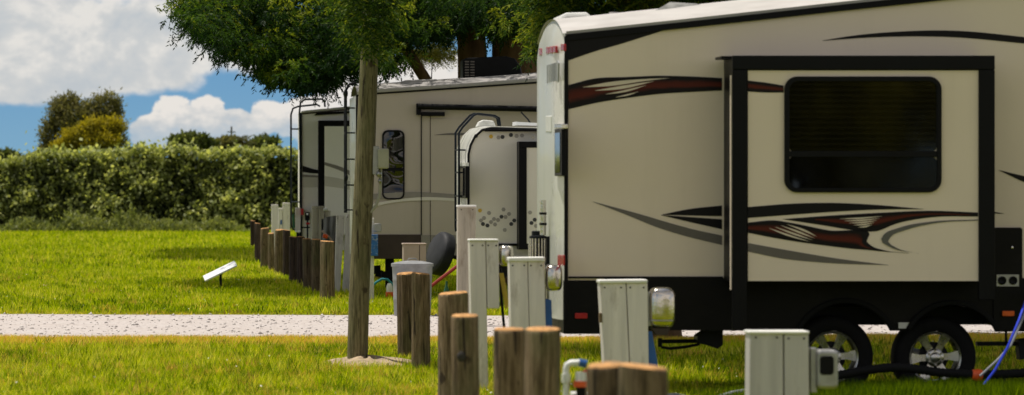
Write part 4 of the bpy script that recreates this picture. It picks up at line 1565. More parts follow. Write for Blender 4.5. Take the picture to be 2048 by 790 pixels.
ou, inn = XZ(rrect(764, 809, 260, 399, 12, 6), Y2), XZ(rrect(767, 806, 263, 396, 10, 6), Y2)
wf = MB().ring(ou, inn, Y2 - 0.03, Y2 - 0.003).build('window', 'black_trim', f2, bevel=0.004)
slab(rrect(766, 807, 262, 337, 8), Y2 - 0.012, 0.006, 'upper_pane', 'ripple_glass', wf, 0)
slab(rrect(766, 807, 341, 397, 8), Y2 - 0.012, 0.006, 'lower_pane', 'ripple_glass', wf, 0)
slab(rect(766, 807, 336, 342), Y2 - 0.02, 0.014, 'divider', 'black_trim', wf, 0)
dr = slab(rect(861, 935, 238, 505), Y2 - 0.012, 0.01, 'door', 'rv_grey', f2, 0)
slab(rect(841.6, 843.6, 231, 470), Y2 - 0.02, 0.015, 'awning_arm', 'steel_dark', aw, 0)
slab(rect(860.3, 861.4, 232, 500), Y2 - 0.016, 0.01, 'door_seal', 'brown_skirt', dr, 0)
e2 = Y2 - 0.018
band('stripe', [(715, 390), (742, 388), (842, 384), (904, 388), (960, 392)], [(715, 404), (742, 400), (800, 396), (842, 394), (904, 396), (960, 400)], e2, 'mid_stripe', f2)
band('stripe', [(715, 420), (742, 409), (788, 400), (842, 394.3), (904, 396.3), (960, 401)], [(715, 427), (742, 416), (788, 405), (842, 401), (904, 402), (960, 407)], e2 - 0.002, 'light_stripe', f2)
band('stripe', [(868, 270), (890, 267), (960, 266)], [(868, 270.3), (890, 270), (960, 272)], e2, 'grey_stripe', f2)
mb = MB()
for XX, YY in ((698, Y2 + 0.9), (702, Y2 + 0.4)):
    q0 = PX(XX, 425, X2 - 0.16)
    yy = YY
    mb.tube([(X2 - 0.16, yy, P(700, 426, Y2).z), (X2 - 0.16, yy, P(700, 180, Y2).z), (X2 - 0.10, yy, P(700, 167, Y2).z), (X2 + 0.05, yy, P(700, 161.5, Y2).z), (X2 + 0.32, yy, P(700, 161.5, Y2).z), (X2 + 0.36, yy, P(700, 180, Y2).z)], 0.017, 8)
for py in (215, 265, 318, 370, 420):
    z = P(700, py, Y2).z
    mb.tube([(X2 - 0.16, Y2 + 0.4, z), (X2 - 0.16, Y2 + 0.9, z)], 0.014, 6)
    mb.tube([(X2 - 0.16, Y2 + 0.4, z), (X2 - 0.01, Y2 + 0.4, z)], 0.012, 6)
for py in (186, 355):
    z = P(700, py, Y2).z
    mb.ball((X2 - 0.16, Y2 + 0.4, z), 0.04, 0.8, 0.8, 1.6, 8)
mb.build('ladder', 'steel_dark', f2, smooth=True)
ac = MB().prism(XZ([(926, 158), (926, 120), (930, 116), (1012, 112), (1030, 117), (1041, 132), (1044, 150)], Y2 + 0.8), Y2 + 0.8, Y2 + 1.5).build('air_conditioner', 'black_trim', f2, bevel=0.03)
mb = MB()
for i in range(6):
    for j in range(2):
        mb.prism(XZ(rect(930 + j * 11, 938 + j * 11, 122 + i * 5.5, 124.5 + i * 5.5), Y2 + 0.79), Y2 + 0.785, Y2 + 0.8)
mb.build('louvre', 'grey_stripe', ac)
slab([(799, 176), (802, 163), (812, 160), (872, 158), (889, 164), (892, 170)], Y2 + 0.5, 0.7, 'roof_pod', 'roof_grey', f2, 0.02)
MB().tube([P(863, 160, Y2 + 0.8), P(864, 134, Y2 + 0.8)], 0.008, 6).build('antenna', 'steel_dark', f2)
for px in (1100, 1190):
    c = P(px, 500, Y2 + 0.3)
    MB().lathe([(0.2, 0.0), (0.3, -0.02), (0.36, 0.02), (0.36, 0.2), (0.2, 0.22)], (c.x, c.y, 0.36), 'Y', 28).build('wheel', 'black_rubber', f2, smooth=True)
c = P(782, 500, Y2 + 0.3)
mb = MB()
mb.box((c.x - 0.09, c.y, 0.18), (c.x + 0.05, c.y + 0.1, 0.7))
mb.box((c.x - 0.16, c.y - 0.05, 0.32), (c.x + 0.06, c.y + 0.12, 0.44))
mb.build('stabiliser_jack', 'black_rubber', f2)

# ------------------------------------------------------------------ farthest white trailer
Y1 = 80.0
Y1B = 82.4
X1 = P(604, 350, Y1).x
f1 = thing('camping_trailer', 'farthest pale trailer with black framed slide out and hooped rear ladder, against the hedge', 'trailer', (X1 + 3, 81.2, 0))
top1 = [(603, 227), (660, 221.5), (720, 216), (1100, 205)]
MB().prism(XZ(top1 + [(1100, 500), (603, 500)], Y1), Y1, Y1B).build('body', 'rv_white', f1)
mb = MB()
for (a, b), (c, d) in zip(top1[:-1], top1[1:]):
    mb.prism(XZ([(a, b - 5.5), (c, d - 5.5), (c, d - 0.2), (a, b - 0.2)], Y1), Y1 - 0.03, Y1B)
mb.build('roof', 'roof_white', f1, bevel=0.02)
mb = MB()
for (a, b), (c, d) in zip(top1[:-1], top1[1:]):
    mb.prism(XZ([(a, b), (c, d), (c, d + 2.2), (a, b + 2.2)], Y1), Y1 - 0.02, Y1 - 0.002)
mb.build('eave_rail', 'brown_skirt', f1)
slab(rect(599, 604, 226, 500), Y1 - 0.03, 0.06, 'corner_moulding', 'navy_tube', f1, 0)
slab([(628, 231), (634, 225), (720, 221), (720, 225)], Y1 - 0.06, 0.05, 'awning', 'black_trim', f1, 0)
so1 = slab(rect(637, 900, 241, 470), Y1 - 0.35, 0.345, 'slide_out', 'black_trim', f1, 0)
slab(rect(649, 900, 252.5, 470), Y1 - 0.356, 0.004, 'slide_panel', 'rv_white', so1, 0)
slab(rect(606, 637, 500, 530), Y1 + 0.05, 2.2, 'skirt', 'black_skirt', f1, 0)
band('stripe', [(605, 331), (620, 336), (637, 340.5)], [(605, 344), (620, 346), (637, 347)], Y1 - 0.01, 'black_stripe', f1)
band('stripe', [(605, 354), (637, 355)], [(605, 375), (637, 374)], Y1 - 0.01, 'light_stripe', f1)
band('stripe', [(605, 349), (637, 351)], [(605, 354), (637, 355)], Y1 - 0.012, 'mid_stripe', f1)
band('stripe', [(649, 324), (680, 333), (720, 352)], [(649, 330), (680, 341), (720, 362)], Y1 - 0.36, 'mid_stripe', so1)
band('stripe', [(649, 352), (680, 357), (720, 370)], [(649, 372), (680, 376), (720, 384)], Y1 - 0.36, 'light_stripe', so1)
on_x(rect(597.5, 602, 417, 430), X1 - 0.05, 'tail_light', 'red_lens', f1, 0.05)
mb = MB()
r_ = 0.019
mb.tube([P(595, 461, Y1 + 1.4), P(587, 459, Y1 + 1.4), P(582, 448, Y1 + 1.4), P(582, 300, Y1 + 1.4), P(582, 229, Y1 + 1.4), P(586, 217, Y1 + 1.4), P(596, 213, Y1 + 1.4), P(634, 209, Y1 + 1.4), P(640, 213, Y1 + 1.4)], r_, 8)
mb.tube([P(600, 300, Y1 + 0.9), P(599, 224, Y1 + 0.9), P(601, 206, Y1 + 0.9), P(609, 199, Y1 + 0.9), P(643, 198, Y1 + 0.9), P(649, 202, Y1 + 0.9), P(650, 214, Y1 + 0.9)], r_, 8)
for py in (258, 404):
    mb.tube([P(582, py, Y1 + 1.4), P(602, py, Y1 + 0.9)], 0.015, 6)
mb.build('ladder', 'navy_tube', f1, smooth=True)

# ------------------------------------------------------------------ power pedestals
PG = 'white timber power pedestals at the trailer sites'


def pedestal(label, Y, boards, base_px, m='white_wood', depth=0.22, cap=None):
    t = thing('power_pedestal', label, 'power pedestal', (P(base_px, 500, Y).x, Y + depth / 2, 0), PG)
    for q in boards:
        slab(q, Y, depth, 'board', m, t, 0.008)
    mb = MB()
    for q in boards:
        (xa, ya), (xb, yb) = q[0], q[1]
        kx = 1.0 if Y < 45 else 0.6
        for fx in (0.18, 0.82):
            px_ = xa + (xb - xa) * fx
            c = P(px_, ya + 9 * kx, Y - 0.004)
            mb.lathe([(0.007, 0.004), (0.007, 0.0), (0.003, -0.003)], c, 'Y', 8)
    mb.build('screws', 'steel_dark', t)
    if cap:
        slab(cap, Y - 0.02, depth + 0.04, 'cap', 'white_cap', t, 0.008)
    return t


def z2py(z, Y):
    return 383 + (CAMZ - z) * F / Y


# nearest, blurred
YA = 26.4
pd = pedestal('nearest blurred white pedestal with a grey socket box, below the fifth wheel wheels', YA,
              [[(1500, 666), (1566, 666), (1568, 990), (1497, 990)], [(1568.5, 668), (1617, 668), (1621, 985), (1570.5, 985)]], 1558, 'white_wood_shaded', cap=rect(1498, 1619, 662, 668))
slab(rect(1621, 1634, 696, 786), YA + 0.06, 0.12, 'mounting_plate', 'dull_metal', pd)
hs = slab(rrect(1634, 1677, 700, 778, 9), YA + 0.02, 0.2, 'socket_box', 'dull_metal', pd, 0.02)
slab(rrect(1640, 1668, 712, 750, 7), YA + 0.008, 0.012, 'socket_face', 'black_trim', hs, 0.004)
# second, with bright hood
YBp = 32.4
pd = pedestal('white pedestal with shiny rounded socket hood, in front of the black skirt', YBp,
              [[(1200, 566), (1251.5, 566), (1263, 822), (1214, 822)], [(1253, 566), (1295, 566), (1299, 822), (1264.5, 822)]], 1255, cap=[(1199, 560), (1295, 559), (1296, 566), (1199, 567)])
slab(rect(1294, 1302, 584, 652), YBp + 0.05, 0.1, 'mounting_plate', 'dull_metal', pd, 0.004)
hc = P(1323, 615, YBp + 0.1)
hd = superell(MB(), hc, 27 / F * YBp, 0.11, 41 / F * YBp, 0.5).build('socket_hood', 'chrome', pd, smooth=True)
MB().prism(XZ(rect(1301, 1346, 640, 643), YBp), YBp - 0.012, YBp + 0.2).build('hood_lip', 'dull_metal', hd, bevel=0.003)
slab([(1301, 656), (1341, 656), (1335, 670), (1312, 670)], YBp + 0.04, 0.12, 'socket', 'brown_skirt', pd)
slab([(1291, 664), (1304, 662), (1317, 735), (1324, 800), (1300, 800)], YBp + 0.03, 0.15, 'side_cover', 'blue_plastic', pd)
slab(rect(1198.5, 1204, 626, 645), YBp - 0.006, 0.05, 'hinge', 'post_wood', pd, 0.002)
# third
YCp = 33.7
pd = pedestal('white pedestal with sunlit white lid beside the rear corner of the fifth wheel', YCp,
              [[(1019, 522), (1055, 522), (1062, 806), (1025, 806)], [(1056, 522), (1088, 522), (1096, 806), (1063, 806)]], 1056, cap=[(1018, 515), (1090, 514), (1091, 523), (1018, 523)])
superell(MB(), P(1107, 555, YCp + 0.1), 17 / F * YCp, 0.11, 27 / F * YCp, 0.5).build('socket_hood', 'chrome', pd, smooth=True)
slab([(1086, 604), (1093, 598), (1103, 600), (1105, 665), (1090, 665)], YCp + 0.03, 0.15, 'side_cover', 'blue_plastic', pd)
# fourth: tall post with box
YDp = 35.3
pd = pedestal('tall white pedestal with a shorter right board and a hanging yellow strap', YDp,
              [[(939, 482), (971, 482), (977, 788), (945, 788)], [(972, 482), (997, 482), (999, 617), (975, 617)]], 958, cap=[(939, 478), (997, 478), (998, 482.5), (938, 482.5)])
superell(MB(), P(1012, 511, YDp + 0.1), 14 / F * YDp, 0.09, 21 / F * YDp, 0.5).build('socket_hood', 'chrome', pd, smooth=True)
slab([(998, 546), (1007, 546), (1019, 610), (1011, 620)], YDp + 0.08, 0.02, 'strap', 'yellow_paint', pd, 0.002)
MB().tube([P(1001, 536, YDp + .1), P(1003, 600, YDp + .1), P(1008, 652, YDp + .1), P(1012, 700, YDp + .1)], 0.012, 8).build('cable', 'steel_dark', pd, smooth=True)
# fifth: weathered plank
pd = pedestal('tall weathered whitish plank pedestal just left of the small camper slide out', 52.5, [[(916, 414), (952, 414), (949, 650), (915, 650)]], 933, 'worn_wood', cap=rect(915, 953, 410, 414.5))
# across the road
YF = 70.0
pd = pedestal('pair of white boards leaning left beside the timber pole', YF, [[(673, 431), (689, 431), (680, 585), (669, 585)], [(693, 429), (706, 429), (699, 586), (685, 586)]], 690, depth=0.15)
pd = pedestal('white pedestal with chipped blue box, half hidden behind the timber pole', 66.9 - 2.5, [[(708, 436), (748, 436), (748, z2py(0, 64.4)), (708, z2py(0, 64.4))]], 728, depth=0.15)
slab(rrect(748, 763, 447, 464, 3), 64.3, 0.15, 'socket_box', 'dull_metal', pd, 0.01)
slab(rect(736, 756, 469, 512), 64.2, 0.18, 'side_cover', 'blue_chipped', pd, 0.006)
pd = pedestal('weathered brownish pedestal with bright knob, above the pale lichen grey post', 76.0, [[(624, 412), (636, 412), (636, z2py(0, 76)), (624, z2py(0, 76))], [(636.6, 412), (648, 412), (648, z2py(0, 76)), (636.6, z2py(0, 76))]], 636, 'worn_wood')
slab(rect(649, 661, 421, 470), 76.1, 0.15, 'side_board', 'white_wood', pd)
MB().ball(P(651, 419, 76.0), 0.035, 1.3, 1, 1, 8).build('knob', 'white_plastic', pd, smooth=True)
zz = z2py(0, 95)
pd = pedestal('farthest grey white pedestal, left of the one with a blue stain', 95.0, [[(543, 409), (556.5, 409), (556.5, zz), (543, zz)]], 550)
pd = pedestal('far grey white double pedestal with a small blue stain, left of the ladder foot', 94.0, [[(557, 416), (565, 416), (565, zz), (557, zz)], [(565.7, 405.5), (580, 405.5), (580, zz), (565.7, zz)]], 568)
slab(rect(560.5, 564, 440, 449), 93.99, 0.008, 'stain', 'blue_plastic', pd, 0)
# the small far items
ut = thing('utility_box', 'pale box with dark green door edge hanging behind the far ladder', 'utility box', (P(596, 460, 79.2).x, 79.3, 0))
slab(rect(591, 601, 415, 460), 79.2, 0.2, 'box', 'white_wood', ut)
slab(rect(590.5, 601.5, 460.5, 464), 79.2, 0.2, 'sill', 'dish_white', ut)
slab([(584, 430), (588, 428), (590, 455), (586, 457)], 79.3, 0.1, 'door', 'green_paint', ut, 0)
slab(rect(593, 599, 464.5, z2py(0, 79.2)), 79.25, 0.1, 'leg', 'steel_dark', ut)
ms = thing('meter_stand', 'slim black meter on a thin stand with a red tag, by the far trailer corner', 'meter', (P(615, 500, 77).x, 77, 0))
slab(rrect(610, 619.5, 424, 441, 2), 76.95, 0.12, 'meter_head', 'black_trim', ms, 0.006)
slab(rect(612.5, 616.5, 426, 430), 76.94, 0.01, 'meter_face', 'dish_white', ms, 0)
MB().tube([P(615, 441, 77), P(615, z2py(0, 77), 77)], 0.016, 8).build('stand', 'navy_tube', ms)
MB().tube([P(604, 455, 77), P(620, 455, 77)], 0.012, 8).build('crossbar', 'navy_tube', ms)
slab(rect(612, 620, 445, 449), 76.93, 0.04, 'tag', 'red_lens', ms, 0)

# draped grey cover
YG = 72.5
cv = []
cf = []
ol = [(641, 440), (646, 436), (652, 433), (662, 432), (672, 431)]
nx, nz_ = 14, 14
for j in range(nz_ + 1):
    for i in range(nx + 1):
        u, v = i / nx, j / nz_
        px = 641 + 31 * u + (1 - v) * 2 + math.sin(u * 16 + v * 3) * 0.4
        topy = np.interp(u, [0, 0.2, 0.45, 0.7, 1], [443, 436, 433, 432, 431])
        py = topy + (z2py(0.35, YG) - topy) * v
        cv.append(tuple(P(px, py, YG + 0.05 * math.sin(u * 14 + v * 2) + (0.25 * (1 - u) ** 3) + 0.04 * math.sin(v * 9 + u * 5))))
for j in range(nz_):
    for i in range(nx):
        a = j * (nx + 1) + i
        cf.append((a, a + 1, a + nx + 2, a + nx + 1))
dc = thing('covered_grill', 'grey fabric cover draped over an upright shape beside the leaning white boards', 'covered grill', (P(656, 500, YG).x, YG + 0.2, 0))
np_mesh('cover', cv, cf, 'grey_fabric', dc, smooth=True)
mb = MB()
for px in (645, 668):
    a = P(px, 470, YG + 0.25)
    mb.box((a.x - 0.02, a.y, 0), (a.x + 0.02, a.y + 0.04, 1.25))
mb.build('leg', 'steel_dark', dc)
hz_ = thing('orange_hose', 'short orange and pink hose end hanging in front of the grey cover', 'hose', (P(650, 475, 71).x, 71, 0))
MB().tube([P(644, 461, 71), P(648, 466, 71), P(654, 470, 71), P(660, 476, 71), P(664, 482, 71), P(666, 560, 71), P(667, z2py(0.02, 71), 71)], 0.018, 8).build('hose', 'tan_box', hz_, smooth=True)
MB().tube([P(646, 471, 70.9), P(655, 474, 70.9)], 0.035, 8).build('coupling', 'orange_plastic', hz_, smooth=True)

# ------------------------------------------------------------------ galvanised bin
YC = 56.6
bc = P(827, 600, YC)
rb_ = 41 / F * YC
hb = P(827, 526, YC).z
bn_ = thing('trash_can', 'galvanised metal trash can with domed lid, at the road edge behind the tan post', 'trash can', (bc.x, YC + rb_, 0))
cb = (bc.x, YC + rb_, 0)
mb = MB()
mb.lathe([(rb_ * .88, 0.0), (rb_ * .9, 0.01), (rb_ * .93, hb * .3), (rb_ * .945, hb * .32), (rb_ * .935, hb * .34), (rb_ * .96, hb * .66), (rb_ * .975, hb * .68), (rb_ * .965, hb * .7), (rb_, hb * .97), (rb_ * 0.9, hb * .975)], cb, 'Z', 40)
mb.build('bin_body', 'galvanised', bn_, smooth=True)
mb = MB()
mb.lathe([(rb_ * 1.01, hb * .935), (rb_ * 1.045, hb * .93), (rb_ * 1.045, hb * .985), (rb_ * .9, hb * 1.0), (rb_ * .5, hb * 1.03), (rb_ * .08, hb * 1.04)], cb, 'Z', 40)
ld = mb.build('lid', 'galvanised', bn_, smooth=True)
h0 = Vector((bc.x, YC + rb_, hb * 1.03))
MB().tube([h0 + Vector((-.07, 0, 0)), h0 + Vector((-.05, 0, .035)), h0 + Vector((.05, 0, .035)), h0 + Vector((.07, 0, 0))], 0.008, 8).build('handle', 'dull_metal', ld, smooth=True)
# tan box behind
YX = 59.2
tb = thing('storage_box', 'pinkish tan upright box standing behind the metal trash can', 'box', (P(830, 500, YX).x, YX + 0.2, 0))
slab([(807, 489), (852, 489), (853, z2py(0, YX)), (807, z2py(0, YX))], YX, 0.35, 'box', 'tan_box', tb, 0.01)
slab([(806, 486.5), (853, 486.5), (854, 489.4), (805.5, 489.4)], YX - 0.015, 0.38, 'lid', 'tan_box', tb, 0.006)
slab(rect(838.5, 839.7, 490, z2py(0.05, YX)), YX - 0.004, 0.006, 'joint', 'brown_skirt', tb, 0)
# red lever, green bottle
lv = MB().tube([P(800, z2py(0.0, 59.8), 59.8), P(916, 531, 59.9)], 0.026, 8).build('red_bar', 'red_paint', None, True, loc=(P(800, 600, 59.8).x, 59.8, 0))
tag(lv, 'red metal bar leaning aslant below the small camper rear, behind the trash can', 'bar')
gb_ = P(893, z2py(0, 60.1), 60.1)
mb = MB()
mb.lathe([(0.035, 0.0), (0.04, 0.02), (0.04, 0.28), (0.015, 0.36), (0.015, 0.42)], gb_ , 'Z', 14)
for v in mb.bm.verts:
    v.co.z += 0.2
MB_b = mb.build('green_bottle', 'green_paint', None, True, loc=(gb_.x, gb_.y, 0))
tag(MB_b, 'slim green bottle below the covered spare wheel', 'bottle')
MB_b.location.z = -0.2

# taps and hoses near the grey trailer
YV = 67.5 - 2.2
wv_ = thing('water_valve', 'small white valve with red orange base on the grass left of the trash can', 'water valve', (P(779, 585, YV).x, YV, 0))
c = P(779, z2py(0, YV), YV)
mb = MB()
mb.lathe([(0.045, 0.03), (0.06, 0.06), (0.06, 0.13)], (c.x, c.y, 0), 'Z', 16)
mb.build('base', 'orange_plastic', wv_, smooth=True)
MB().lathe([(0.05, 0.13), (0.05, 0.22), (0.03, 0.27)], (c.x, c.y, 0), 'Z', 16).build('valve_body', 'white_plastic', wv_, smooth=True)
MB().tube([(c.x, c.y, 0.0), (c.x, c.y, 0.04)], 0.03, 10).build('pipe', 'white_plastic', wv_)
th_ = MB().tube([P(744, 573, YV), P(752, 565, YV), P(764, 558, YV), P(775, 559, YV), P(783, 567, YV), P(790, 576, YV), P(800, 585, YV + .5)], 0.02, 8).build('garden_hose', 'teal_hose', None, True, loc=(P(765, 570, YV).x, YV, 0))
tag(th_, 'teal garden hose arching over the grass beside the white valve', 'hose')
bt = thing('rubber_boot', 'black rubber boot lying on the grass under the tall taupe trailer', 'boot', (P(758, 545, 66.6).x, 66.6, 0))
mb = MB()
mb.tube([P(752, 531, 66.6), P(753, 548, 66.6)], [0.075, 0.07], 12)
mb.tube([P(751, 547, 66.6), P(762, 549, 66.6), P(773, 551, 66.6)], [0.07, 0.07, 0.05], 12)
mb.build('boot', 'black_rubber', bt, smooth=True)
slab(rect(747, 776, 553, 556), 66.55, 0.14, 'sole', 'yellow_paint', bt)

# ------------------------------------------------------------------ satellite dish
YD = 72.5
sd = thing('satellite_dish', 'flat white rectangular satellite dish tilted on a short black pole on the lawn', 'satellite dish', (P(442, 577, YD).x, YD, 0))
A, B = P(408, 558, YD), P(472, 527, YD)
mid = (A + B) / 2
L = (B - A).length / 2
an = math.atan2(B.z - A.z, B.x - A.x)
mb = MB()
mb.box((-L, -0.27, -0.016), (L, 0.27, 0.016))
mb.xform(Matrix.Translation(mid + Vector((0, 0.1, 0))) @ Matrix.Rotation(-an, 4, 'Y') @ Matrix.Rotation(math.radians(8), 4, 'X'))
mb.build('panel', 'dish_white', sd, bevel=0.012)
MB().tube([P(442, 580, YD + .1), P(441, 546, YD + .1)], 0.022, 10).build('pole', 'steel_dark', sd)
MB().ball(P(440, 547, YD + .1), 0.045, 1.2, 1, 0.8, 8).build('swivel', 'steel_dark', sd, smooth=True)

# ------------------------------------------------------------------ foreground plumbing, hoses
YW = 24.6
tp_ = thing('water_tap', 'white plastic standpipe with orange valve, between the two thick post pairs', 'water tap', (P(1150, 800, YW).x, YW, 0))
mb = MB()
mb.tube([P(1132, 930, YW), P(1132, 760, YW), P(1132, 738, YW), P(1134, 730, YW), P(1141, 726, YW), P(1160, 725, YW)], 0.019, 12)
mb.tube([P(1132, 765, YW), P(1132, 748, YW)], 0.027, 12)
mb.build('standpipe', 'white_plastic', tp_, smooth=True)
MB().tube([P(1158, 725, YW), P(1173, 728, YW)], 0.024, 12).build('connector', 'blue_plastic', tp_, smooth=True)
MB().tube([P(1163, 744, YW), P(1163, 762, YW)], [0.036, 0.039], 14).build('valve_body', 'white_plastic', tp_, smooth=True)
MB().tube([P(1160, 762, YW), P(1160, 774, YW)], 0.041, 14).build('collar', 'orange_plastic', tp_, smooth=True)
MB().tube([P(1172, 738, YW), P(1181, 761, YW)], [0.024, 0.03], 12).build('handle', 'orange_plastic', tp_, smooth=True)
mb = MB()
mb.tube([P(1162, 774, YW), P(1163, 800, YW), P(1163, 935, YW)], 0.03, 12)
mb.build('hose_tail', 'black_rubber', tp_, smooth=True)
slab(rect(1146, 1178, 786, 796), YW + 0.1, 0.2, 'ledge', 'white_plastic', tp_)

sw = thing('sewer_hose', 'thick black ribbed sewer hose with orange coupling, running past the big trailer wheels', 'hose', (P(1800, 745, 33.1).x, 33.1, 0))
YH = 33.1
pth = [P(a, b, YH) for a, b in ((1600, 757), (1680, 750), (1730, 741), (1785, 735), (1830, 738), (1880, 745), (1930, 748), (1948, 750))]
pp = catmull([tuple(p) for p in pth], 90)
mb = MB()
mb.tube([tuple(p) for p in pp], [0.040 if i % 2 else 0.034 for i in range(len(pp))], 12)
pp2 = catmull([tuple(P(a, b, YH)) for a, b in ((1962, 750), (2010, 748), (2070, 745), (2200, 742))], 50)
mb.tube([tuple(p) for p in pp2], [0.040 if i % 2 else 0.034 for i in range(len(pp2))], 12)
mb.build('ribbed_pipe', 'black_rubber', sw, smooth=True)
mb = MB()
mb.tube([P(1944, 749, YH), P(1952, 750, YH), P(1953, 750, YH), P(1964, 751, YH)], [0.042, 0.047, 0.052, 0.046], 16)
mb.build('coupling', 'orange_plastic', sw, smooth=True)
mb = MB()
sp = [P(a, b, YH) for a, b in ((1655, 753), (1880, 746), (2010, 749))]
for p_ in sp:
    mb.tube([(p_.x, YH + 0.03, -0.02), (p_.x, YH + 0.03, p_.z - 0.03)], 0.010, 6)
mb.tube([(sp[0].x, YH + 0.03, 0.01), (sp[-1].x, YH + 0.03, 0.01)], 0.006, 6)
mb.build('support', 'steel_dark', sw)
o = MB().tube([P(1968, 769, 32.9), P(1990, 740, 32.9), P(2015, 695, 32.95), P(2038, 640, 33.0), P(2052, 600, 33.2), P(2062, 580, 33.9)], 0.011, 8).build('water_hose', 'blue_hose', None, True, loc=(P(1990, 740, 32.9).x, 32.9, 0))
tag(o, 'bright blue hose slanting up to the big trailer utility panel', 'hose')
o = MB().tube([P(1960, 752, 33.0), P(1995, 720, 33.0), P(2022, 690, 33.05), P(2042, 645, 33.1), P(2056, 610, 33.3), P(2064, 590, 33.9)], 0.010, 8).build('grey_cable', 'grey_hose', None, True, loc=(P(1990, 740, 33.0).x, 33.0, 0))
tag(o, 'thin grey cable beside the bright blue hose', 'cable')
pth = [P(a, z2py(0.09 + 0.03 * math.sin(i * 1.7), 32.2 + 0.25 * i) , 32.2 + 0.25 * i) for i, a in enumerate((1300, 1345, 1380, 1420, 1470, 1530, 1590))]
o = MB().tube([tuple(q) for q in catmull([tuple(p) for p in pth], 40)], 0.018, 8).build('extension_lead', 'grey_hose', None, True, loc=(pth[2].x, 32.5, 0))
tag(o, 'dark power cord lying in the shaded grass behind the blurred orange topped posts', 'cord')
st = P(848, 789, 31.0)
mb = MB().ball((st.x, st.y, 0.03), 0.075, 1.0, 0.8, 0.62, 14, 0.25)
o = mb.build('stone', 'stone_dark', None, True, loc=(st.x, st.y, 0))
tag(o, 'dark rounded stone in the grass at the bottom edge', 'stone')

# ------------------------------------------------------------------ hedge
YHg = 177.0
hg = thing('hedge', 'long tall dense leafy hedge closing off the lawn', 'hedge', (0, YHg + 1.5, 0))
x0h, x1h = -22.0, 24.0


def hedge_top(x):
    return 3.42 + 0.26 * fbm2(x, x * 0, 21, 4, 1.1) + 0.18 * fbm2(x, x * 0 + 3, 22, 3, 4.0) - np.clip((-x - 4) * 0.12, 0, 0.5)


n = 46000
hx_ = rng.uniform(x0h, x1h, n)
hzv = rng.uniform(0, 1, n) ** 0.9
# bulging leafy front, with hollows and lobes
lob = fbm2(hx_, hzv * 3.6, 31, 4, 1.5)
lob2 = fbm2(hx_, hzv * 3.6, 32, 3, 4.5)
top = hedge_top(hx_)
hz2 = hzv * top
yy = YHg + 0.05 - 0.5 * lob - 0.32 * lob2 + rng.uniform(-0.12, 0.45, n) + 1.3 * hzv + 0.5 * np.clip(hzv - 0.75, 0, 1)
# top surface leaves
nt_ = 16000
tx = rng.uniform(x0h, x1h, nt_)
ty = rng.uniform(YHg + 1.1, YHg + 2.8, nt_)
tz = hedge_top(tx) + rng.normal(size=nt_) * 0.10 + 0.05
shoot = rng.uniform(size=nt_) < 0.10
tz = np.where(shoot, tz + rng.exponential(0.14, nt_), tz)
pos = np.concatenate([np.stack([hx_, yy, hz2], 1), np.stack([tx, ty, tz], 1)])
axv = rng.normal(size=pos.shape) * 0.8 + np.array([0, -0.6, -0.15])
ln = rng.uniform(0.12, 0.30, len(pos))
tint = np.concatenate([0.44 + 0.26 * lob + 0.32 * lob2 + 0.10 * (hzv - 0.5), np.full(nt_, 0.62)]) + rng.normal(size=len(pos)) * 0.2  # lobes tinted paler and hollows darker, shading put into leaf colour
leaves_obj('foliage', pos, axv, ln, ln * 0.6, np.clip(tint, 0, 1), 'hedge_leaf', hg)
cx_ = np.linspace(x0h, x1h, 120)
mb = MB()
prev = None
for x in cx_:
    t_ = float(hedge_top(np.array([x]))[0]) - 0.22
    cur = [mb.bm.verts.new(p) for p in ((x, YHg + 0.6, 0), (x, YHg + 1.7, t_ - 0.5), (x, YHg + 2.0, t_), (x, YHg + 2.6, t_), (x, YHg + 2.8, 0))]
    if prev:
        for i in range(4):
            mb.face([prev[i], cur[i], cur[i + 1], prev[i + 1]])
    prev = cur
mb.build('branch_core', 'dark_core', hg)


def leafy(name, label, cat, px, base_z, Y, blobs, n, m, leaf=0.18, group=None, trunk=None, up=0.4, wid=0.5):
    c0 = P(px, 400, Y)
    t = thing(name, label, cat, (c0.x, Y, 0), group)
    Ps, As, Ts = [], [], []
    tot = sum(b[2] * b[3] for b in blobs)
    for (bx_, by_, rx, ry) in blobs:
        c = P(bx_, by_, Y)
        rxm, rym = rx / F * Y, ry / F * Y
        k = int(n * rx * ry / tot)
        nsub = max(12, int(rx * ry / 22))
        cs, cd = shell_points(c, (rxm * 0.85, rxm * 0.8, rym * 0.85), nsub, 0.3)
        sub = rng.integers(0, len(cs), k)
        srad = rng.uniform(0.10, 0.30, len(cs)) * min(rxm, rym) + 0.12
        q = rng.normal(size=(k, 3)) * 0.55
        p = cs[sub] + q * srad[sub][:, None]
        d = unit(q) * 0.6 + cd[sub] * 0.5
        As.append(d * 0.7 + rng.normal(size=p.shape) * 0.7 + np.array([0, 0, up]))
        Ps.append(p)
        Ts.append(np.clip(0.42 + 0.28 * d[:, 2] - 0.1 * d[:, 0] + rng.normal(size=len(p)) * 0.2, 0, 1))  # painted shading: leaf tint paler on top and towards the sun side
    p = np.concatenate(Ps)
    l = rng.uniform(0.6, 1.4, len(p)) * leaf
    ok = p[:, 2] > 0.05
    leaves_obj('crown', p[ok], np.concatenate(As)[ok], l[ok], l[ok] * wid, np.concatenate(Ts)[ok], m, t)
    mb = MB()
    g0 = Vector((c0.x, Y, -0.1))
    rr0 = (trunk or 0.16)
    main = blobs[0]
    top_ = P(main[0], main[1], Y)
    mb.tube([g0, g0.lerp(top_, 0.5) + Vector((0.1, 0, 0)), top_], [rr0, rr0 * .75, rr0 * .3], 8)
    for b in blobs[1:]:
        q = P(b[0], b[1], Y)
        mb.tube([g0.lerp(top_, 0.35), g0.lerp(q, 0.65), q], [rr0 * .55, rr0 * .4, rr0 * .15], 7)
    mb.build('trunk', 'bark', t, smooth=True)
    return t


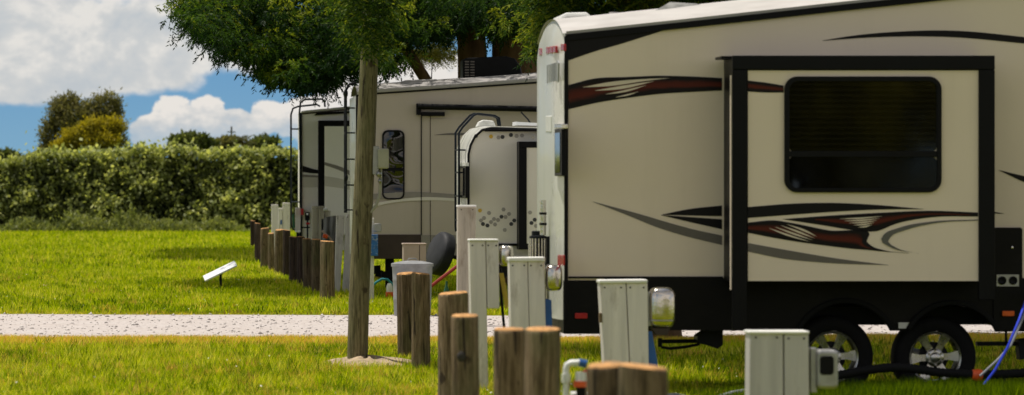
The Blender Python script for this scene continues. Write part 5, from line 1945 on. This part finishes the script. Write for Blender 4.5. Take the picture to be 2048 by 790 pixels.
leafy('olive_tree', 'grey green loose tree rising behind the left part of the hedge', 'tree', 150, 0, 192,
      [(150, 242, 42, 46), (118, 228, 24, 38), (214, 212, 27, 30), (205, 250, 36, 40), (98, 272, 20, 36), (178, 222, 18, 24), (228, 240, 16, 34), (140, 205, 14, 18), (100, 300, 26, 24)], 17000, 'olive_leaf', 0.17, wid=0.34)
leafy('yellow_bush', 'yellow green rounded bush in front of the grey green tree', 'bush', 190, 0, 186,
      [(190, 262, 44, 26), (232, 264, 26, 30), (150, 278, 34, 22), (205, 288, 56, 22), (125, 292, 24, 14)], 14000, 'yellow_leaf', 0.15, wid=0.36)
leafy('distant_tree', 'low green treetop behind the middle of the hedge', 'tree', 382, 0, 230, [(385, 284, 46, 13), (358, 290, 22, 10), (410, 288, 24, 11)], 4500, 'far_leaf', 0.28, 'treetops beyond the hedge')
leafy('distant_tree', 'small treetop between the middle treetop and the spiky palm crown', 'tree', 450, 0, 235, [(450, 290, 20, 11), (440, 294, 16, 9)], 2000, 'olive_leaf', 0.28, 'treetops beyond the hedge')
leafy('distant_tree', 'rounded treetop right of the spiky palm crown', 'tree', 530, 0, 235, [(530, 290, 26, 13), (515, 294, 20, 10)], 3000, 'far_leaf', 0.28, 'treetops beyond the hedge')
leafy('distant_tree', 'dark low treetops at the far left behind the hedge', 'tree', 18, 0, 260, [(8, 314, 18, 12), (28, 320, 24, 8), (60, 320, 30, 6)], 3000, 'far_leaf', 0.3, 'treetops beyond the hedge')
# palm crown
pt = thing('palm_tree', 'spiky dark palm crown poking above the hedge right of centre', 'palm tree', (P(487, 300, 228).x, 228, 0))
pc = P(487, 284, 228)
lp, la, ll = [], [], []
for k in range(34):
    a = rng.uniform(0, 2 * np.pi)
    el = rng.uniform(-0.2, 0.9)
    d = np.array([math.cos(a) * math.cos(el), math.sin(a) * math.cos(el), math.sin(el)])
    R_ = rng.uniform(0.6, 0.95)
    for s in np.linspace(0.15, 1, 16):
        p = np.array(pc) + d * R_ * s - np.array([0, 0, 0.35 * s * s * R_])
        for sg in (-1, 1):
            lp.append(p)
            sd_ = np.cross(d, (0, 0, 1)) * sg
            la.append(d * 0.6 + sd_ * 0.7 + np.array([0, 0, -0.3]))
            ll.append(0.28 * (1.1 - 0.5 * s))
ll = np.array(ll)
leaves_obj('crown', np.array(lp), np.array(la), ll, ll * 0.14, np.clip(rng.normal(0.3, 0.15, len(ll)), 0, 1), 'olive_leaf', pt)
MB().tube([(pc.x, 228, -0.1), (pc.x + 0.1, 228, 2.4), pc], [0.2, 0.17, 0.16], 10).build('trunk', 'bark', pt, smooth=True)
o = MB()
p0 = P(463, 253, 240)
o.tube([(p0.x, 240, 0), p0], 0.05, 8)
o.box((p0.x - 0.25, 239.97, p0.z - 0.35), (p0.x + 0.25, 240.03, p0.z - 0.29))
o = o.build('power_line_pole', 'pole_grey', None, loc=(p0.x, 240, 0))
tag(o, 'thin far power line pole standing above the hedge', 'pole')
# weeds at the hedge foot
for i, (px, h_, w_, lab) in enumerate(((60, 0.9, 50, 'leftmost pale weed clump at the hedge foot'), (165, 1.25, 62, 'tall pale weed clump at the hedge foot below the yellow bush'), (262, 1.5, 58, 'tallest feathery weed clump at the hedge foot'),
                                       (352, 0.8, 46, 'low weed clump at the hedge foot, mid lawn'), (440, 1.0, 40, 'weed clump at the hedge foot left of the far posts'))):
    Yw = 175.6
    c = P(px, 463, Yw)
    k = 1500
    x = c.x + rng.normal(size=k) * w_ / F * Yw * 0.6
    hh = h_ * 0.8 * (0.65 + 0.45 * fbm2(x, x * 0, i + 50, 3, 5.0)) * np.exp(-(np.abs(x - c.x) / (w_ / F * Yw * 1.1)) ** 4)
    p = np.stack([x, Yw + rng.normal(size=k) * 0.25, rng.uniform(0, 1, k) * hh * rng.uniform(0.4, 1.25, k)], 1)
    l = rng.uniform(0.1, 0.24, k)
    o = leaves_obj('weed_clump', p, rng.normal(size=p.shape) * 0.5 + np.array([0, 0, 0.9]), l, l * 0.32, np.clip(rng.normal(0.5, 0.2, k), 0, 1), 'weed_leaf', None)
    tag(o, lab, 'weed', 'weeds along the hedge foot')

# ------------------------------------------------------------------ large shade tree
YT1 = 73.5
ta = thing('shade_tree', 'huge dark green tree with drooping feathery foliage behind the taupe trailer', 'tree', (P(990, 500, YT1).x, YT1, 0))
mb = MB()


def limb(pts, rs, Y=YT1):
    q = catmull([tuple(P(a, b, Y + dy)) for a, b, dy in pts], 14)
    rr = np.interp(np.linspace(0, 1, 14), np.linspace(0, 1, len(rs)), rs)
    mb.tube([tuple(x) for x in q], [float(r) for r in rr], 14)


limb([(985, 590, 0), (965, 400, 0), (948, 200, 0), (942, 60, 0), (925, -90, 0.3), (880, -300, 1)], [0.55, 0.34, 0.29, 0.25, 0.2, 0.1])
limb([(1000, 590, 0), (1012, 400, 0), (1030, 200, 0), (1032, 60, 0), (1050, -100, -0.3), (1110, -330, -1)], [0.6, 0.46, 0.44, 0.42, 0.32, 0.12])
limb([(1010, 590, 0.3), (1050, 300, 0.4), (1072, 100, 0.5), (1100, -60, 0.8), (1180, -250, 1.5)], [0.4, 0.22, 0.2, 0.17, 0.08])
limb([(978, 470, -0.2), (930, 290, -0.4), (850, 158, -0.6), (812, 98, -0.8), (740, 10, -1.4), (650, -70, -2)], [0.2, 0.15, 0.105, 0.10, 0.08, 0.04])
limb([(942, 60, 0), (820, -40, -0.8), (620, -90, -1.6), (450, -60, -2.2)], [0.2, 0.14, 0.09, 0.04])
limb([(945, 80, 0), (985, 0, -1), (1010, -120, -2.2)], [0.16, 0.12, 0.06])
mb.build('trunk', 'bark', ta, smooth=True)

poly_bottom = [(344, 0), (352, 42), (372, 62), (400, 82), (428, 92), (446, 116), (470, 128), (494, 124), (512, 150), (540, 172), (572, 184), (606, 190), (648, 190), (668, 176), (684, 150), (702, 146), (722, 150), (752, 150), (782, 160), (800, 118),
               (815, 84), (850, 90), (880, 84), (905, 76), (925, 58), (960, 66), (985, 78), (1010, 84), (1045, 60), (1080, 50), (1120, 40)]
pbx = np.array([a for a, b in poly_bottom], float)
pby = np.array([b for a, b in poly_bottom], float)


def bottom(px):
    return np.interp(px, pbx, pby)


# visible drooping layer: leafy clusters hanging from the limbs
nc = 900
px = rng.uniform(378, 1120, nc)
bt_ = bottom(px)
u = rng.uniform(0, 1, nc)
u[:200] = rng.uniform(0.88, 1, 200)
py = bt_ - 36 - (bt_ + 20) * (1 - u ** 0.8)
Yd = YT1 - 3.2 + 2.2 * rng.normal(size=nc)
gap = fbm2(px * 0.02, py * 0.03, 77, 3, 1.8)
keep = gap + 0.9 * (1 - u) > -0.22
px, py, u, Yd = px[keep], py[keep], u[keep], Yd[keep]
cen = np.array([tuple(P(a, b, y)) for a, b, y in zip(px, py, Yd)])
lump = fbm2(px * 0.022, py * 0.03, 41, 3, 1.3)
per = 30
ci = np.repeat(np.arange(len(cen)), per)
crad = rng.uniform(0.14, 0.30, len(cen))
q = rng.normal(size=(len(ci), 3)) * 0.6
anch = cen[ci] + q * crad[ci][:, None] * np.array([1.2, 1.2, 0.75])
outv = unit(q) * 0.8 + np.stack([np.clip((700 - px) / 500, -.7, .7), np.full(len(px), -0.2), np.full(len(px), -0.3)], 1)[ci]
p, a, l, w, idx = sprays(anch, 0.16, 12, 0.85, outv, 0.22, 0.066)
tt_ = 0.28 + 0.40 * lump[ci] + rng.normal(size=len(cen))[ci] * 0.22 + 0.32 * q[:, 2]  # clump light painted into the tint: tops paler, undersides darker
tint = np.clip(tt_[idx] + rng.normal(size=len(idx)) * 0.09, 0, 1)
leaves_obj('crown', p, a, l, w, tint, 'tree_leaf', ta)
# upper crown (shades everything below)
n = 5200
c0 = np.array(P(740, -330, YT1 + 2.0))
q, d = shell_points(c0, (5.8, 6.6, 3.4), n, 0.3, -0.75)
zlim = np.array([P(0, -20, YT1).z])[0]
q = q[q[:, 2] > zlim]
dsh = (q[:, 0] + 0.235 * q[:, 2] - sd.location.x) ** 2 + (q[:, 1] - 0.13 * q[:, 2] - sd.location.y) ** 2
q = q[dsh > 0.95 ** 2]
p, a, l, w, idx = sprays(q, 0.6, 14, 0.7, None, 0.12, 0.05)
leaves_obj('upper_crown', p, a, l, w, np.clip(rng.normal(0.45, 0.2, len(p)), 0, 1), 'tree_leaf', ta)
c0 = np.array(P(1090, -330, YT1 + 0.5))
q, d = shell_points(c0, (4.2, 5.0, 3.8), 2800, 0.3, -0.75)
q = q[q[:, 2] > zlim]
p, a, l, w, idx = sprays(q, 0.6, 12, 0.7, None, 0.12, 0.05)
leaves_obj('upper_crown', p, a, l, w, np.clip(rng.normal(0.45, 0.2, len(p)), 0, 1), 'tree_leaf', ta)
q, d = shell_points((-0.1, 77.0, 6.7), (1.4, 4.2, 0.9), 2600, 0.1, -1.1)
dsh = (q[:, 0] + 0.235 * q[:, 2] - sd.location.x) ** 2 + (q[:, 1] - 0.13 * q[:, 2] - sd.location.y) ** 2
p, a, l, w, idx = sprays(q[dsh > 0.8 ** 2], 0.5, 12, 0.7, None, 0.13, 0.05)
leaves_obj('upper_crown', p, a, l, w, np.clip(rng.normal(0.45, 0.2, len(p)), 0, 1), 'tree_leaf', ta)
# lower sprays seen beyond the gap, sunlight painted in by a paler leaf colour
n = 520
px = rng.normal(868, 26, n)
py = 116 - np.abs(rng.normal(0, 22, n))
ok = (px > 815) & (px < 918)
anch = np.array([tuple(P(a_, b_, YT1 + 6 + random.uniform(-1, 1))) for a_, b_ in zip(px[ok], py[ok])])
p, a, l, w, idx = sprays(anch, 0.28, 14, 0.8)
leaves_obj('sunlit_sprays', p, a, l, w, np.clip(rng.normal(0.55, 0.22, len(p)), 0, 1), 'sunny_leaf', ta)

# ------------------------------------------------------------------ nearer tree behind the big trailer
YT2 = 47.0
tb2 = thing('shade_tree', 'broad leafy tree with brown trunk rising behind the big beige trailer roof', 'tree', (P(1290, 500, YT2).x, YT2, 0))
mb = MB()
limb([(1285, 690, 0), (1280, 400, 0), (1285, 150, 0), (1280, 20, 0), (1260, -120, 0.2), (1200, -420, 1)], [0.48, 0.3, 0.27, 0.26, 0.2, 0.1], YT2)
limb([(1300, 640, 0.2), (1330, 350, 0.3), (1400, 60, 0.4), (1440, -60, 0.6), (1540, -350, 1)], [0.3, 0.22, 0.19, 0.16, 0.07], YT2)
limb([(1272, -20, 0), (1100, -120, -2.2), (900, -130, -4.2), (790, -60, -6.0), (730, -10, -7.3)], [0.2, 0.13, 0.09, 0.06, 0.03], YT2)
mb.build('trunk', 'bark', tb2, smooth=True)
n = 3600
px = rng.uniform(1060, 1500, n)
bt_ = np.interp(px, [1060, 1085, 1110, 1180, 1230, 1262, 1290, 1330, 1360, 1400, 1440, 1500], [120, 110, 70, 62, 60, 24, 6, 8, 30, 40, 40, 30])
py = bt_ - rng.uniform(0, 1, n) * (bt_ + 60)
dens = fbm2(px * 0.02, py * 0.04, 91, 3, 1.6)
ok = dens > -0.55
anch = np.array([tuple(P(a_, b_, YT2 - 0.5 + 1.6 * random.random())) for a_, b_ in zip(px[ok], py[ok])])
p, a, l, w, idx = sprays(anch, 0.2, 12, 0.9, None, 0.16, 0.045)
tt_ = np.clip(0.42 + 0.3 * dens[ok] + rng.normal(size=ok.sum()) * 0.15, 0, 1)
leaves_obj('crown', p, a, l, w, np.clip(tt_[idx] + rng.normal(size=len(idx)) * 0.1, 0, 1), 'tree_leaf_near', tb2)
# limb end hanging in front of the pole
n = 900
px = rng.normal(738, 34, n)
bt_ = np.interp(px, [650, 700, 720, 745, 770, 800], [0, 60, 120, 128, 95, 20])
py = bt_ - 8 - rng.uniform(0, 1, n) ** 0.8 * (bt_ + 80)
ok = (px > 650) & (px < 815)
anch = np.array([tuple(P(a_, b_, YP - 0.75 + 0.9 * random.uniform(-1, 0.45))) for a_, b_ in zip(px[ok], py[ok])])
p, a, l, w, idx = sprays(anch, 0.15, 12, 0.9, None, 0.16, 0.045)
leaves_obj('hanging_sprays', p, a, l, w, np.clip(rng.normal(0.45, 0.2, len(p)), 0, 1), 'tree_leaf_near', tb2)
# upper part
q, d = shell_points((8.8, 41.8, 7.6), (5.3, 9.0, 2.0), 15000, 0.1, -1.1)
p, a, l, w, idx = sprays(q, 0.55, 12, 0.7, None, 0.14, 0.06)
leaves_obj('upper_crown', p, a, l, w, np.clip(rng.normal(0.45, 0.2, len(p)), 0, 1), 'tree_leaf_near', tb2)
q, d = shell_points((5.2, 43.8, 6.9), (2.9, 4.2, 1.4), 5600, 0.1, -1.1)
p, a, l, w, idx = sprays(q, 0.5, 12, 0.7, None, 0.15, 0.065)
leaves_obj('upper_crown', p, a, l, w, np.clip(rng.normal(0.45, 0.2, len(p)), 0, 1), 'tree_leaf_near', tb2)


def plain_tree(name, label, base, blobs, n, leaf, m, spr=0.8, tk=1.0):
    t = thing(name, label, 'tree', base)
    mb = MB()
    b0 = Vector(base)
    top = Vector(blobs[0][0])
    mb.tube([b0 - Vector((0, 0, 0.2)), b0.lerp(top, 0.5) + Vector((0.15, 0, 0)), top], [0.34 * tk, 0.24 * tk, 0.12 * tk], 10)
    for c, r in blobs[1:]:
        c = Vector(c)
        mb.tube([b0.lerp(top, 0.72), b0.lerp(c, 0.86) + Vector((0, 0, 0.9)), c], [0.12 * tk, 0.1 * tk, 0.05], 8)
    mb.build('trunk', 'bark', t, smooth=True)
    qs = [shell_points(c, r, n // len(blobs), 0.3, -1.1)[0] for c, r in blobs]
    p, a, l, w, idx = sprays(np.concatenate(qs), spr, 12, 0.6, None, leaf, leaf * 0.4)
    leaves_obj('crown', p, a, l, w, np.clip(rng.normal(0.45, 0.2, len(p)), 0, 1), m, t)


plain_tree('shade_tree', 'tall tree hidden behind the timber pole and trailers, shading the far lawn', (5.2, 117, 0),
           [((5.0, 117, 9.6), (3.0, 6, 1.9)), ((0.6, 113, 9.4), (2.4, 8, 1.5)), ((-1.0, 117, 9.6), (1.7, 8, 1.2)), ((-0.6, 106, 9.0), (1.9, 6, 1.2))], 14000, 0.15, 'tree_leaf', 0.8, 0.55)
plain_tree('shade_tree', 'leafy tree behind the viewpoint, mirrored left in the big trailer window', (10.6, -9, 0),
           [((10.6, -9, 5.2), (2.2, 2, 2.4)), ((12.0, -10, 3.4), (1.3, 1.4, 1.2)), ((12, -11, 1.4), (3.2, 1, 1.5))], 900, 0.16, 'yellow_leaf')
plain_tree('shade_tree', 'leafy tree behind the viewpoint, mirrored right in the big trailer window', (16.2, -14, 0),
           [((16, -14, 5.2), (2.6, 2, 2.5)), ((14.3, -15, 3.8), (1.6, 1.4, 1.6)), ((18, -13, 3.6), (1.6, 1.4, 1.4)), ((17.5, -13, 1.4), (3.2, 1, 1.5))], 1100, 0.16, 'yellow_leaf')

# ------------------------------------------------------------------ render settings
scene.render.engine = 'CYCLES'
scene.view_settings.view_transform = 'Standard'
scene.view_settings.look = 'None'
scene.view_settings.exposure = 0
scene.cycles.max_bounces = 8
scene.cycles.transparent_max_bounces = 8
